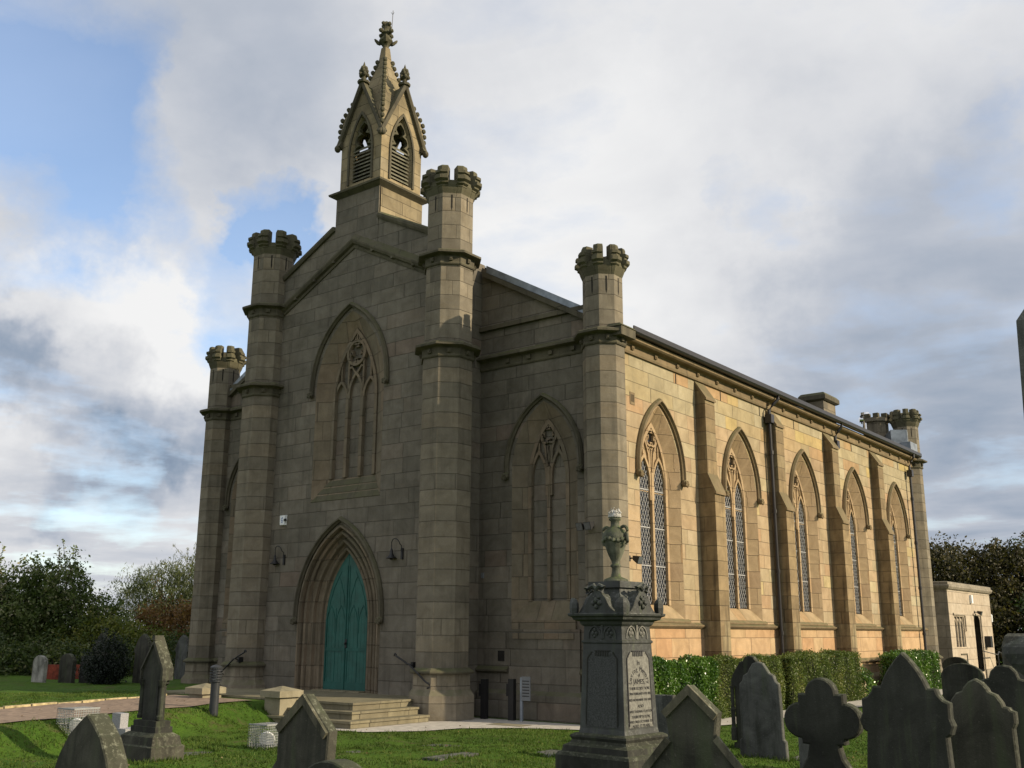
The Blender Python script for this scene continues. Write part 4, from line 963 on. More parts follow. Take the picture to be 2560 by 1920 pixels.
slab('gravestone', 'gravestone with house-shaped gable top and sloping shoulders, overlapping the urn monument', 'gravestone', (14.42, -9.56, -.02),
     sym([(0, 1.42), (.23, 1.22), (.20, 1.02), (.42, .78), (.42, -.1)]), .10, 'grave', ([(.42, .78), (.20, 1.02)], .05))
gs = bpy.context.scene.objects
MBt = MB(); Fg = lambda u, w, d: (u, -d, w)
hs_ = [o for o in COL.objects if o.name == 'gravestone'][0]
MB().sweep([(-.24, 1.21), (0, 1.42), (.24, 1.21)], [(-.055, -.0), (0.004, -.0), (.004, .03), (-.055, .025)], Fg).build('moulded_edge', M['grave_edge'], hs_)
MB().sweep([(-.43, .78), (-.21, 1.02)], [(-.05, 0), (.004, 0), (.004, .03), (-.05, .025)], Fg).build('moulded_edge', M['grave_edge'], hs_)

cr = [(0, 1.48)] + arcpts(0, 1.36, .12, 80, 0, 6) + [(.125, 1.36), (.18, 1.36), (.18, 1.29)] + arcpts(.17, 1.16, .135, 80, -90, 10) + [(.17, .985), (.115, .98), (.14, .88), (.22, .76), (.33, .6), (.33, -.1)]
slab('gravestone', 'dark trefoil-armed cross gravestone with flared base in the foreground', 'gravestone', (15.25, -8.95, -.02), sym(cr), .11, 'grave_dark')
go_ = arch(0, .165, 1.43, 1.69)
go_r = [p for p in go_ if p[0] >= -1e-6]
slab('gravestone', 'large dark lancet-headed gravestone with stepped shoulders, right of the cross', 'gravestone', (15.91, -9.15, -.02),
     sym([(0, 1.69)] + [(.05, 1.64), (.10, 1.575), (.14, 1.51), (.17, 1.44), (.225, 1.44), (.24, 1.40), (.27, 1.365), (.315, 1.345), (.315, 1.24), (.335, 1.19), (.315, 1.13), (.285, 1.11), (.30, .86), (.33, -.1)]), .10, 'grave_dark', tilt=R(-1))
slab('gravestone', 'mossy gravestone with small ogee head and rounded shoulders, at the right foreground', 'gravestone', (16.17, -8.22, -.02),
     sym([(0, 1.48), (.05, 1.455), (.09, 1.41), (.10, 1.385), (.15, 1.365), (.19, 1.31), (.20, 1.28), (.235, 1.275), (.25, 1.255), (.28, 1.245), (.28, 1.16), (.26, 1.12), (.27, .82), (.30, -.1)]), .09, 'grave')
slab('gravestone', 'dark round-headed gravestone behind the ogee-headed one, before the obelisk', 'gravestone', (15.97, -6.39, -.02),
     sym([(0, 1.54), (.06, 1.53), (.11, 1.48), (.13, 1.42), (.20, 1.40), (.25, 1.34), (.28, 1.24), (.28, -.1)]), .10, 'grave_dark')
slab('gravestone', 'low wide pointed gravestone with thick lichened edge, bottom left corner', 'gravestone', (10.14, -12.16, -.02),
     sym([(0, 1.14), (.12, 1.07), (.27, .965), (.40, .80), (.47, .66), (.62, .2), (.66, -.1)]), .19, 'grave')
slab('gravestone', 'low gabled gravestone with raised gable moulding in front of the steps', 'gravestone', (11.20, -10.73, -.02),
     sym([(0, 1.28), (.355, .99), (.345, .70), (.50, .52), (.50, -.1)]), .11, 'grave', ([(-.355, .98), (0, 1.28), (.355, .98)], .07))
slab('gravestone', 'low round-topped gravestone peeping in at the bottom edge beside the gabled one', 'gravestone', (12.09, -11.21, -.02),
     sym([(0, .83)] + arcpts(0, .40, .43, 80, 0, 8) + [(.43, -.1)]), .20, 'grave_dark')
# tall gothic stone with colonnettes on a stepped base
TG = 1; tg = thing('gravestone', 'tall blackened gothic gravestone with gabled hood and stepped base beside the path', 'gravestone', (4.80, -8.04, 0))
Fg2 = lambda u, w, d: (u*.86, -d, w)
MB().prism(sym([(0, 1.66), (.27, 1.22), (.27, 1.05), (.20, 1.02), (.20, .52)]), Fg2, -.14, .0).build('slab', M['grave_dark'], tg)
MB().sweep([(-.33, 1.10), (-.33, 1.26), (0, 1.68), (.33, 1.26), (.33, 1.10)], [(-.04, -.15), (.015, -.15), (.02, -.02), (.0, .02), (-.04, .03)], Fg2).box(-.035, .035, -.03, .12, 1.66, 1.73).build('hood', M['grave'], tg)
for s_ in (-1, 1):
    MB().lathe([(.05, .56), (.055, .60), (.04, .63), (.036, 1.0), (.055, 1.05), (.07, 1.10)], s_*.24, .02, 10).build('column', M['grave_dark'], tg)
MB().box(-.31, .31, -.08, .20, .38, .46).box(-.28, .28, -.06, .18, .46, .54).build('base', M['grave_dark'], tg)
MB().loft([[(-a, -b_, z), (a, -b_, z), (a, b_+.1, z), (-a, b_+.1, z)] for z, a, b_ in ((-.1, .46, .22), (.20, .46, .22), (.22, .42, .19), (.33, .40, .17), (.38, .33, .10))]).build('plinth', M['grave'], tg)
slab('gravestone', 'tall grey gravestone with stepped curved shoulders in front of the hedge', 'gravestone', (11.62, -2.21, -.02),
     sym([(0, 1.40), (.08, 1.38), (.13, 1.31), (.17, 1.24), (.24, 1.20), (.265, 1.12), (.31, 1.08), (.32, .9), (.325, .3), (.36, .27), (.37, -.1)]), .09, 'grave_grey')
dk = slab('gravestone', 'dark gravestone with side columns half hidden behind the tall grey one', 'gravestone', (10.86, -.92, -.02),
     sym([(0, 1.46), (.07, 1.44), (.12, 1.37), (.17, 1.36), (.22, 1.28), (.30, 1.16), (.34, 1.05), (.34, .98), (.28, .96), (.28, .1), (.33, .08), (.33, -.1)]), .12, 'grave_dark')
for s_ in (-1, 1): MB().lathe([(.05, .12), (.05, .3), (.035, .34), (.035, .55), (.045, .6), (.03, .64), (.03, .92), (.05, .97)], s_*.31, -.02, 8).build('column', M['grave_dark'], dk)
slab('gravestone', 'small grey upright gravestone seen behind the trefoil cross', 'gravestone', (12.75, -2.93, -.02), sym([(0, .62), (.26, .60), (.27, .1), (.27, -.1)]), .09, 'grave_grey')
gr2 = slab('gravestone', 'small square grey gravestone behind the house-shaped one by the hedge', 'gravestone', (10.5, -3.3, -.02), sym([(0, .93), (.26, .93), (.27, -.1)]), .10, 'grave_grey')

# urn monument
mo = thing('urn_monument', 'tall square grey stone monument with inscription and garlanded urn on top', 'monument', (12.10, -6.93, 0), R(-5))
def sqr(z, r): return [(-r, -r, z), (r, -r, z), (r, r, z), (-r, r, z)]
MB().loft([sqr(z, r) for z, r in ((-.1, .58), (.26, .58), (.28, .50), (.50, .50), (.53, .48), (.54, .45), (.60, .44), (.63, .385), (.66, .37), (.69, .385), (.71, .38), (.73, .345))]).build('base', M['grave_dark'], mo)
MB().loft([sqr(z, r) for z, r in ((.71, .318), (.78, .305), (1.68, .272), (1.69, .285), (1.71, .285), (1.72, .270), (1.89, .262))]).build('die', M['monument'], mo)
MB().loft([sqr(z, r) for z, r in ((1.87, .27), (1.89, .29), (1.92, .30), (1.94, .35), (1.965, .36), (1.98, .39), (2.0, .395), (2.01, .39))]).build('cornice', M['monument'], mo)
def faceframe(k, r):
    a = k*PI/2; c_, s_ = math.cos(a), math.sin(a)
    return lambda u, w, d: (u*c_+(r+d)*s_, u*s_-(r+d)*c_, w)
for k in range(4):
    Fm = faceframe(k, .33)
    pd = [(-.27, 2.0), (.27, 2.0), (.22, 2.03), (.17, 2.08), (.12, 2.17), (.07, 2.22), (.035, 2.25), (0, 2.26), (-.035, 2.25), (-.07, 2.22), (-.12, 2.17), (-.17, 2.08), (-.22, 2.03)]
    MB().prism(pd, Fm, -.10, .03).build('pediment', M['monument'], mo)
    cb_ = MB(); cb_.tube([Fm(u, w, 0.03) for u, w in ((-.07, 2.24), (-.10, 2.29), (-.04, 2.31), (0, 2.27), (.04, 2.31), (.10, 2.29), (.07, 2.24))], .028, 7)
    for u, w, r in ((0, 2.15, .035), (-.045, 2.12, .03), (.045, 2.12, .03), (0, 2.08, .03), (-.03, 2.18, .02), (.03, 2.18, .02)): cb_.ball(*Fm(u, w, .035), r, 1, 6)
    cb_.build('carved_scroll', M['monument'], mo)
    a = k*PI/2+PI/4; x, y = .36*math.sqrt(2)*math.cos(a)*.98, .36*math.sqrt(2)*math.sin(a)*.98
    MB().loft([[(x+(dx_*math.cos(a)-dy_*math.sin(a))*r, y+(dx_*math.sin(a)+dy_*math.cos(a))*r, z) for dx_, dy_ in ((.5, 0), (.2, .9), (-.5, 1.15), (-.9, .5), (-.9, -.5), (-.5, -1.15), (.2, -.9))] for z, r in ((2.0, .065), (2.07, .075), (2.12, .07), (2.16, .05), (2.18, .02))]).build('corner_acroterion', M['monument'], mo)
    # carved band and arched panel of the die
    Fd = faceframe(k, .272)
    cv = MB(); cv.bar(arch(-.105, .085, 1.76, 1.87, 1.735, 6), .012, Fd, -.01, .006); cv.bar(arch(.105, .085, 1.76, 1.87, 1.735, 6), .012, Fd, -.01, .006)
    for s_ in (-1, 1):
        for (u, w, r) in ((.105, 1.83, .025), (.13, 1.79, .028), (.08, 1.79, .026), (.11, 1.76, .022)): cv.ball(*Fd(s_*u, w, -.008), r, 1, 6)
    cv.fbox(Fd, -.012, .012, 1.73, 1.88, -.01, .008)
    cv.build('carved_panel', M['monument'] if k != 1 else M['monument_pale'], mo)
    # recessed inscription face
    cc_ = MB()
    ph = [(-.215, .80), (.215, .80), (.20, 1.52), (.14, 1.59), (-.14, 1.59), (-.20, 1.52)]
    def Fs(u, w, d, k=k): return faceframe(k, .306-.036*(w-.75)/.95)(u, w, d)
    cc_.sheet(ph, [], Fs, .004); cc_.build('inscription_panel', M['monument_pale'] if k == 1 else M['monument_mid'], mo, recalc=False)
    bb = MB(); bb.bar([(-.215, .82), (-.205, 1.52), (-.145, 1.59)], .012, Fs, -.005, .010); bb.bar([(.215, .82), (.205, 1.52), (.145, 1.59)], .012, Fs, -.005, .010)
    for j in range(6): bb.fbox(Fs, -.088+.033*j-.009, -.088+.033*j+.009, 1.545, 1.60, .0, .010)
    bb.fbox(Fs, -.11, .11, 1.60, 1.608, 0, .012)
    bb.build('border', M['letters'] if k == 1 else M['grave_dark'], mo)
lines = [('In', 1.475, .075), ('of', 1.345, .05), ('JAMES,', 1.275, .075), ('THEIR ELDEST SON,', 1.205, .042), ('BORN FEBRUARY 6TH 1853,', 1.15, .036), ('DIED NOVEMBER 5TH 1878.', 1.085, .036),
         ('ALSO', 1.02, .045), ('JAMES THOMAS CLAYTON,', .965, .037), ('THEIR FIFTH SON,', .91, .042), ('WHO DIED OCTOBER 1ST,', .86, .037), ('AGED 13 YEARS.', .815, .045)]
def facemat(u, w, roll=0.):
    r = .306-.036*(w-.75)/.95
    return Matrix.Translation((r+.0055, u, w)) @ Matrix.Rotation(PI/2, 4, 'Z') @ Matrix.Rotation(PI/2, 4, 'X') @ Matrix.Rotation(roll, 4, 'Z')
ins = mo
for s_, w, h in lines: text(s_, h, M['letters'], 'text_line', ins, facemat(0, w))
for i, chh in enumerate('Loving Memory'):
    a = R(90)-(i-6)*R(15.5)*.88
    text(chh, .07, M['letters'], 'letter', ins, facemat(.165*math.cos(a), 1.245+.165*math.sin(a), a-PI/2))
# block under the urn
MB().loft([sqr(z, r) for z, r in ((2.0, .31), (2.10, .27), (2.18, .24), (2.24, .20), (2.285, .19), (2.29, .225), (2.36, .225))]).build('urn_block', M['monument'], mo)
ur = MB(); ur.lathe([(.14, 2.36), (.14, 2.385), (.11, 2.40), (.06, 2.42), (.045, 2.47), (.042, 2.52), (.062, 2.535), (.062, 2.55), (.042, 2.565), (.05, 2.60), (.085, 2.67), (.12, 2.77), (.143, 2.86), (.143, 2.90), (.115, 2.95), (.07, 2.975), (.05, 3.0), (.048, 3.05), (.068, 3.065), (.072, 3.08), (.05, 3.09)], 0, 0, 24)
uo = ur.build('urn', M['urn'], mo, smooth=True)
fl = MB(); fl.lathe([(.05, 3.08), (.08, 3.10), (.072, 3.13), (.04, 3.16), (.015, 3.18)], 0, 0, 12)
for j in range(9): a = j*2*PI/9; fl.tube([(.05*math.cos(a), .05*math.sin(a), 3.11), (.072*math.cos(a), .072*math.sin(a), 3.15), (.042*math.cos(a+.4), .042*math.sin(a+.4), 3.195+.015*math.sin(j*2.))], .016, 5, .004)
fl.build('flame', M['urn_white'], uo)
for s_ in (-1, 1):
    hd = MB(); hd.tube([(s_*(.125+.05*math.cos(t_)), 0, 2.94+.05*math.sin(t_)) for t_ in np.linspace(-1.2, 4.0, 10)], .019, 7)
    hd.tube([(s_*.165, 0, 2.90), (s_*.178, 0, 2.82), (s_*.155, 0, 2.78)], .018, 6)
    hd.build('handle', M['urn'], uo)
gl = MB(); 
for j in range(36):
    a = j*2*PI/36; z = 2.86-.035*abs(math.sin(2*a)); gl.ball(.142*math.cos(a), .142*math.sin(a), z, .02+.006*math.sin(j*3.), 1, 5)
gl.build('garland', M['urn'], uo)

OBX, OBY = 16.33, -4.64
# obelisk monument at the right edge
ob = thing('obelisk_monument', 'tall grey obelisk on a capped pedestal cut by the right picture edge', 'obelisk', (OBX, OBY, 0), R(-4))
MB().loft([sqr(z, r) for z, r in ((-.1, .55), (.25, .55), (.27, .42), (1.35, .40))]).build('pedestal', M['grave_dark'], ob)
MB().loft([sqr(z, r) for z, r in ((1.35, .40), (1.42, .46), (1.5, .52), (1.6, .56), (1.67, .56), (1.70, .54), (1.80, .36))]).build('cap', M['grave_grey'], ob)
MB().loft([sqr(z, r) for z, r in ((1.78, .34), (1.98, .34), (2.02, .26))]).build('base', M['grave_grey'], ob)
MB().loft([sqr(z, r) for z, r in ((2.0, .25), (5.25, .165), (5.55, .005))]).build('shaft', M['grave_grey'], ob)
rk = MB(); rk.loft([[(x*r+random.uniform(-.03, .03), y*r+random.uniform(-.03, .03), z) for x, y in ((-1, -1), (0, -1.1), (1, -1), (1.1, 0), (1, 1), (0, 1.1), (-1, 1), (-1.1, 0))] for z, r in ((-.1, .40), (1.1, .38), (1.5, .36), (1.75, .30), (1.82, .22))])
tag(rk.build('rough_monument', M['grave_grey'], None, loc=(12.45, 11.0, .0)), 'rough grey granite block monument far behind the obelisk pedestal', 'monument')
bp_ = MB(); bp_.lathe([(.03, -.1), (.03, .78), (.05, .79), (.035, .81), (.05, .83), (.055, .86), (.035, .90), (.001, .93)], 0, 0, 10)
tag(bp_.build('kerb_post', M['black'], None, loc=(16.76, -9.3, 0), smooth=True), 'black iron post with ball finial at the bottom right', 'post')

# bollard light
bo = thing('bollard_light', 'dark grey round bollard light with louvred head beside the gravel path', 'bollard light', (1.38, -4.40, float(gz(1.38, -4.40))))
MB().lathe([(.085, -.2), (.085, .60)], 0, 0, 20).build('post', M['bollard'], bo, smooth=False)
hh = MB()
for k in range(5): z = .60+.05*k; hh.lathe([(.07, z), (.118, z+.004), (.118, z+.03), (.07, z+.04)], 0, 0, 20)
hh.build('louvre', M['bollard'], bo); MB().lathe([(.115, .85), (.118, .875), (.07, .91), (.01, .925)], 0, 0, 20).build('cap', M['bollard'], bo); MB().lathe([(.06, .6), (.06, .86)], 0, 0, 12).build('lens', M['white'], bo)
# caged ground lamps
def cage(x, y, z, s_, h, rz, lab1, lab2):
    t = thing('wire_cage', lab1, 'cage', (x, y, z), rz, 'galvanised wire cages over ground lamps')
    n = 11; r = .0026
    def grid(F, W_, H_):
        mb = MB()
        for i in range(n+1):
            q = -W_/2+W_*i/n; mb.fbox(F, q-r, q+r, 0, H_, -r, r)
        m_ = max(3, int(round(n*H_/W_)))
        for i in range(m_+1):
            q = H_*i/m_; mb.fbox(F, -W_/2, W_/2, q-r, q+r, -r*1.4, r*1.4)
        return mb
    for k in range(4): grid(faceframe(k, s_/2), s_, h).build('side_mesh', M['wire'], t)
    Ft = lambda u, w, d: (u, w-s_/2, h+d); mb = grid(Ft, s_, s_)
    mb.box(-s_/2, s_/2, -s_/2, -s_/2+.015, h-.012, h+.01); mb.box(s_/2-.015, s_/2, -s_/2, s_/2, h-.013, h+.012); mb.build('top_mesh', M['wire'], t)
    l_ = thing('ground_lamp', lab2, 'ground lamp', (x, y, z), rz+R(20), 'round ground lamps inside wire cages')
    MB().box(-.13, .13, -.10, .10, -.03, .05).build('base', M['greyplastic'], l_)
    hb_ = MB(); rings = []
    for i in range(7):
        a = PI/2*i/6; rr = .115*math.cos(a)+.004; dd_ = .11*math.sin(a); rings.append([(rr*math.cos(j*2*PI/16), rr*math.sin(j*2*PI/16), dd_) for j in range(16)])
    hb_.loft(rings); ho = hb_.build('lamp_head', M['granite'], l_, smooth=True); ho.location = (0, 0, .13); ho.rotation_euler = (R(-62), R(-28), 0)
    rr_ = MB(); rr_.lathe([(.118, -.02), (.124, -.02), (.124, .015), (.118, .015)], 0, 0, 18); q = rr_.build('rim', M['white'], ho)
cage(4.80, -5.86, -.01, .42, .36, R(3), 'galvanised wire cage on the lawn left of the gabled gravestone', 'round lamp inside the wire cage on the lawn')
cage(2.35, -7.72, float(gz(2.35, -7.72)), .46, .40, R(3), 'galvanised wire cage behind the low pointed gravestone by the path', 'round lamp inside the wire cage near the path')
gg = thing('granite_headstone', 'small speckled granite block headstone left of the tall gothic gravestone', 'headstone', (3.05, -7.42, 0))
MB().box(-.11, .13, -.06, .08, -.1, .52).build('upright', M['granite'], gg)
MB().box(.06, .36, -.10, .22, -.1, .30).build('base', M['granite'], gg)
# flush grave slabs in the lawn
for (x, y, w_, l_, r_, lab) in ((7.92, -4.95, .32, .95, 3, 'flat grave slab set in the lawn left of the monument base'), (8.72, -3.55, .55, .8, -4, 'flat grave slab in the lawn just behind the urn monument'),
                               (4.4, -6.95, .42, .6, 5, 'flat grave slab in the lawn between tall gothic stone and wire cage'), (5.98, -5.15, .34, .55, -3, 'flat grave slab right behind the gabled gravestone'),
                               (10.4, -3.0, .5, .9, 3, 'flat grave slab in the lawn before the small square headstone'), (6.6, -3.6, .5, .7, -7, 'flat grave slab in the lawn in front of the paving'),
                               (12.2, -1.6, .7, .8, 2, 'flat grave slab in the lawn right of the tall grey gravestone')):
    o = MB().loft([[(-w_/2, -l_/2, z), (w_/2, -l_/2, z), (w_/2, l_/2, z), (-w_/2, l_/2, z)] for z in (-.1, .010)]).build('grave_slab', M['grave_grey'], None, loc=(x, y, float(gz(x, y))), recalc=True)
    o.rotation_euler = (0, 0, R(r_)); tag(o, lab, 'grave slab', 'flat grave slabs set flush in the lawn')

# distant stones by the left trees
def bgstone(x, y, w_, h, kind, mat, lab, rz=0):
    if kind == 'round': ol = sym([(0, h)] + [(w_/2*math.sin(R(a)), h-w_*.32+w_*.32*math.cos(R(a))) for a in (20, 40, 60, 80, 90)] + [(w_/2, -.1)])
    elif kind == 'point': ol = sym([(0, h), (w_*.22, h*.93), (w_*.38, h*.82), (w_*.46, h*.72), (w_*.52, h*.70), (w_*.52, h*.64), (w_*.44, h*.6), (w_*.46, -.1)])
    else: ol = sym([(0, h), (w_/2, h*.97), (w_/2, -.1)])
    slab('gravestone', lab, 'gravestone', (x, y, float(gz(x, y))), ol, .12, mat, rotz=R(rz))
bgstone(-9.9, -2.0, .62, .72, 'round', 'grave_pale', 'small pale round-topped gravestone under the left trees')
bgstone(-9.6, -1.35, .66, .80, 'round', 'grave', 'brown round-topped gravestone right of the small pale one')
bgstone(-9.3, -.95, .60, .76, 'flat', 'grave_dark', 'black square-topped gravestone right of the brown round-topped one')
bgstone(-9.5, -.45, .70, 1.35, 'point', 'grave', 'pointed gravestone behind the black square-topped one')
bgstone(-11.0, -2.9, .66, 1.45, 'round', 'grave', 'tall shaded gravestone at the far left under the trees')
bgstone(-8.0, -.05, .80, 1.35, 'point', 'grave', 'pointed gravestone between the dark round bush and the tall gothic stone')
bgstone(-9.0, 1.95, .66, 1.30, 'point', 'grave_grey', 'pointed gravestone glimpsed right of the tall gothic stone')
bgstone(-3.6, -.9, .6, .12, 'flat', 'grave', 'low grey kerb stone at the foot of the left turret')
bgstone(10.2, 13.5, .7, 1.2, 'round', 'grave_dark', 'round gravestone far right behind the annex handrail')
bgstone(12.6, 5.0, .8, 1.25, 'round', 'grave_dark', 'round dark gravestone behind the pedestal of the obelisk')
tag(MB().box(-.6, .6, -.06, .06, 0, .5).build('brick_wall', M['flowers'], None, loc=(-11.55, -.45, .3)), 'low red wall glimpsed between the left trees', 'wall').rotation_euler = (0, 0, R(40))

# ================================================================== VEGETATION
def leaves(name, pts, size, mat, parent=None, flat=0., tint=None, aspect=.55, droop=0.):
    n = len(pts); pts = np.asarray(pts)
    d = RNG.normal(size=(n, 3)); d[:, 2] = d[:, 2]*(1-flat) - droop; d /= np.linalg.norm(d, axis=1, keepdims=True)+1e-9
    e = RNG.normal(size=(n, 3)); e = np.cross(d, e); e /= np.linalg.norm(e, axis=1, keepdims=True)+1e-9
    s_ = size*RNG.uniform(.6, 1.35, (n, 1)); a = d*s_; b_ = e*s_*aspect
    V = np.stack([pts-a*.5, pts+b_*.5, pts+a*.5, pts-b_*.5], 1).reshape(-1, 3)
    me = bpy.data.meshes.new(name); me.vertices.add(4*n); me.vertices.foreach_set('co', V.ravel().astype(np.float32))
    me.loops.add(4*n); me.loops.foreach_set('vertex_index', np.arange(4*n, dtype=np.int32)); me.polygons.add(n)
    me.polygons.foreach_set('loop_start', np.arange(0, 4*n, 4, dtype=np.int32)); me.polygons.foreach_set('loop_total', np.full(n, 4, np.int32))
    me.update(calc_edges=True)
    at = me.attributes.new('tint', 'FLOAT', 'FACE'); tv = (RNG.beta(2, 2.4, n) if tint is None else np.clip(tint + RNG.normal(0, .13, n), 0, 1)); at.data.foreach_set('value', tv.astype(np.float32))
    me.materials.append(mat); o = bpy.data.objects.new(name, me); COL.objects.link(o)
    if parent: o.parent = parent
    return o
def crown_points(lobes, nclump, perclump, csize, seed=0, shell=.65):
    """lobes: (x,y,z,rx,ry,rz); clumps lie mostly near the lobes' surfaces"""
    rg_ = np.random.default_rng(seed); vol = np.array([l[3]*l[4]*l[5] for l in lobes])**.67; pick = rg_.choice(len(lobes), nclump, p=vol/vol.sum())
    L_ = np.array(lobes)[pick]; u = rg_.normal(size=(nclump, 3)); u /= np.linalg.norm(u, axis=1, keepdims=True)
    r = (shell + (1-shell)*rg_.random((nclump, 1)))*(1+.16*rg_.normal(size=(nclump, 1)))
    C_ = L_[:, :3] + u*L_[:, 3:]*r
    tint_c = rg_.beta(2, 2.2, nclump)
    P_ = np.repeat(C_, perclump, 0) + rg_.normal(size=(nclump*perclump, 3))*csize*np.repeat(rg_.uniform(.5, 1.4, (nclump, 1)), perclump, 0)
    return P_, np.repeat(tint_c, perclump)
def tree(name, label, cat, loc, lobes, mat, nclump, per, csize, leaf, seed, trunk_r=.18, group=None, droop=0., aspect=.55, shell=.62, spikes=0):
    t = thing(name, label, cat, loc, 0, group); rg_ = random.Random(seed)
    P_, tt = crown_points(lobes, nclump, per, csize, seed, shell); twigs = []
    if spikes:
        rs = np.random.default_rng(seed+5); ex = []; et = []
        tops = sorted(lobes, key=lambda l: -(l[2]+l[5]))[:max(3, len(lobes))]
        for i in range(spikes):
            l = tops[rs.integers(len(tops))]; a = rs.uniform(0, 2*PI); q = rs.uniform(0, .8)
            b0_ = np.array([l[0]+l[3]*q*math.cos(a), l[1]+l[4]*q*math.sin(a), l[2]+l[5]*math.sqrt(1-q*q)*.8]); h = rs.uniform(.4, 1.25)
            dirn = np.array([rs.normal(0, .3), rs.normal(0, .3), 1.]); m_ = 46; twigs.append((b0_, b0_+dirn*h))
            tt_ = rs.random((m_, 1))*1.15-.15; ex.append(b0_+dirn*tt_*h+rs.normal(size=(m_, 3))*(.11-.06*tt_)); et.append(np.full(m_, rs.uniform(.5, 1.)))
        P_ = np.concatenate([P_]+ex); tt = np.concatenate([tt]+et)
    P_[:, 2] = np.maximum(P_[:, 2], .05)
    leaves('crown', P_, leaf, mat, t, tint=tt, droop=droop, aspect=aspect)
    mb = MB(); zt = max(l[2] for l in lobes); cx = lobes[0][0]; cy = lobes[0][1]
    mb.tube([(cx, cy, -.2), (cx+.05, cy, .5), (cx+rg_.uniform(-.15, .15), cy+rg_.uniform(-.15, .15), zt*.5), (cx+rg_.uniform(-.3, .3), cy, zt)], trunk_r, 8, trunk_r*.35)
    for l in lobes:
        mb.tube([(cx, cy, zt*.28), ((cx+l[0])/2+rg_.uniform(-.2, .2), (cy+l[1])/2, (zt*.4+l[2])/2), (l[0], l[1], l[2]), (l[0]+rg_.uniform(-.3, .3), l[1], l[2]+l[5]*.8)], trunk_r*.45, 6, trunk_r*.08)
    for p_, q_ in twigs: mb.tube([p_-(q_-p_)*.5, q_], .02, 4, .006)
    mb.build('trunk', M['bark'], t); return t
# left side
GL = 'trees and shrubs left of the church'
def across(l): return [(a*.79-b_*.615, a*.615+b_*.79, z, rx, ry, rz) for a, b_, z, rx, ry, rz in l]   # a runs along the view's width
tree('cherry_tree', 'bushy tree with pale upright shoots at the left edge', 'tree', (-16.9, 2.3, .3),
     across([(0, 0, 1.9, 1.3, 1.3, 1.2), (-1.3, 0, 1.8, 1.2, 1.3, 1.3), (-2.6, .3, 1.9, 1.2, 1.3, 1.5), (1.1, 0, 1.6, .9, 1.1, 1.1), (.2, -.2, 3.0, .7, .9, .9), (-1.0, .1, 2.9, .7, .8, 1.0), (-2.8, .1, 3.0, .8, .8, .8), (1.5, .3, 1.1, .8, .9, .9), (-.6, 0, .7, 2.8, 1.4, .8)]), L['cherry'], 1150, 34, .15, .12, 3, spikes=26, group=GL)
tree('dark_tree', 'dense dark tree behind the small pale gravestones', 'tree', (-19.5, 2.2, .3),
     across([(0, 0, 1.6, 1.7, 1.8, 1.4), (-2.2, 0, 1.7, 1.7, 1.8, 1.5), (2.0, .3, 1.1, 1.4, 1.6, 1.1), (0, 0, .6, 3.6, 2.0, .8)]), L['dark'], 800, 30, .20, .13, 5, group=GL)
tree('willow_tree', 'pale green willow with drooping foliage left of the church', 'tree', (-26.4, 12.6, .2),
     across([(0, 0, 3.4, 1.7, 1.7, 1.5), (1.5, 0, 3.6, 1.4, 1.4, 1.3), (-1.1, 0, 2.5, 1.2, 1.4, 1.8), (2.4, 0, 2.6, 1.5, 1.5, 1.9), (.3, 0, 1.6, 2.6, 1.8, 1.6)]), L['willow'], 1000, 34, .22, .17, 8, droop=1.6, aspect=.20, group=GL, spikes=16)
tree('autumn_shrub', 'orange-tinged autumn shrub close to the left turret', 'shrub', (-14.2, 5.2, .3),
     across([(.2, 0, 1.7, .9, 1.0, .75), (-.7, 0, 1.9, .6, .7, .6), (.9, .2, 1.9, .6, .7, .7), (0, 0, .8, 1.2, 1.2, .8)]), L['orange'], 420, 26, .13, .10, 13, trunk_r=.06, group=GL, spikes=6)
tree('yellow_shrub', 'yellow-green shrub below the orange-tinged one', 'shrub', (-13.6, 3.6, .3),
     across([(-.8, 0, 1.0, .8, .9, .8), (.1, 0, .9, .9, .9, .75), (-1.7, .4, 1.1, .9, 1.0, .95), (-2.6, .6, .9, .9, 1.0, .9)]), L['yellow'], 520, 28, .13, .10, 17, trunk_r=.06, group=GL)
tree('holly_bush', 'dark shrubby holly in deep shade beside the left turret', 'shrub', (-11.5, 3.6, .3),
     [(0, 0, .7, .9, .9, .75), (.9, .9, .7, .9, .9, .75)], L['dark'], 220, 26, .13, .09, 19, trunk_r=.05, group=GL)
tree('round_bush', 'round blue-black bush standing on the left lawn', 'bush', (-8.2, -1.0, .35),
     [(0, 0, .68, .58, .58, .62), (0, 0, .35, .58, .58, .4)], L['blackgreen'], 360, 26, .07, .06, 21, trunk_r=.04, group=GL)
tree('background_shrub', 'low dark shrub filling the ground under the far left trees', 'shrub', (-14.6, .8, .3),
     across([(0, 0, .55, 1.6, 1.0, .6), (-2.2, 0, .6, 1.7, 1.0, .7), (2.0, 0, .5, 1.3, 1.0, .55)]), L['dark'], 420, 28, .15, .11, 23, trunk_r=.05, group=GL)
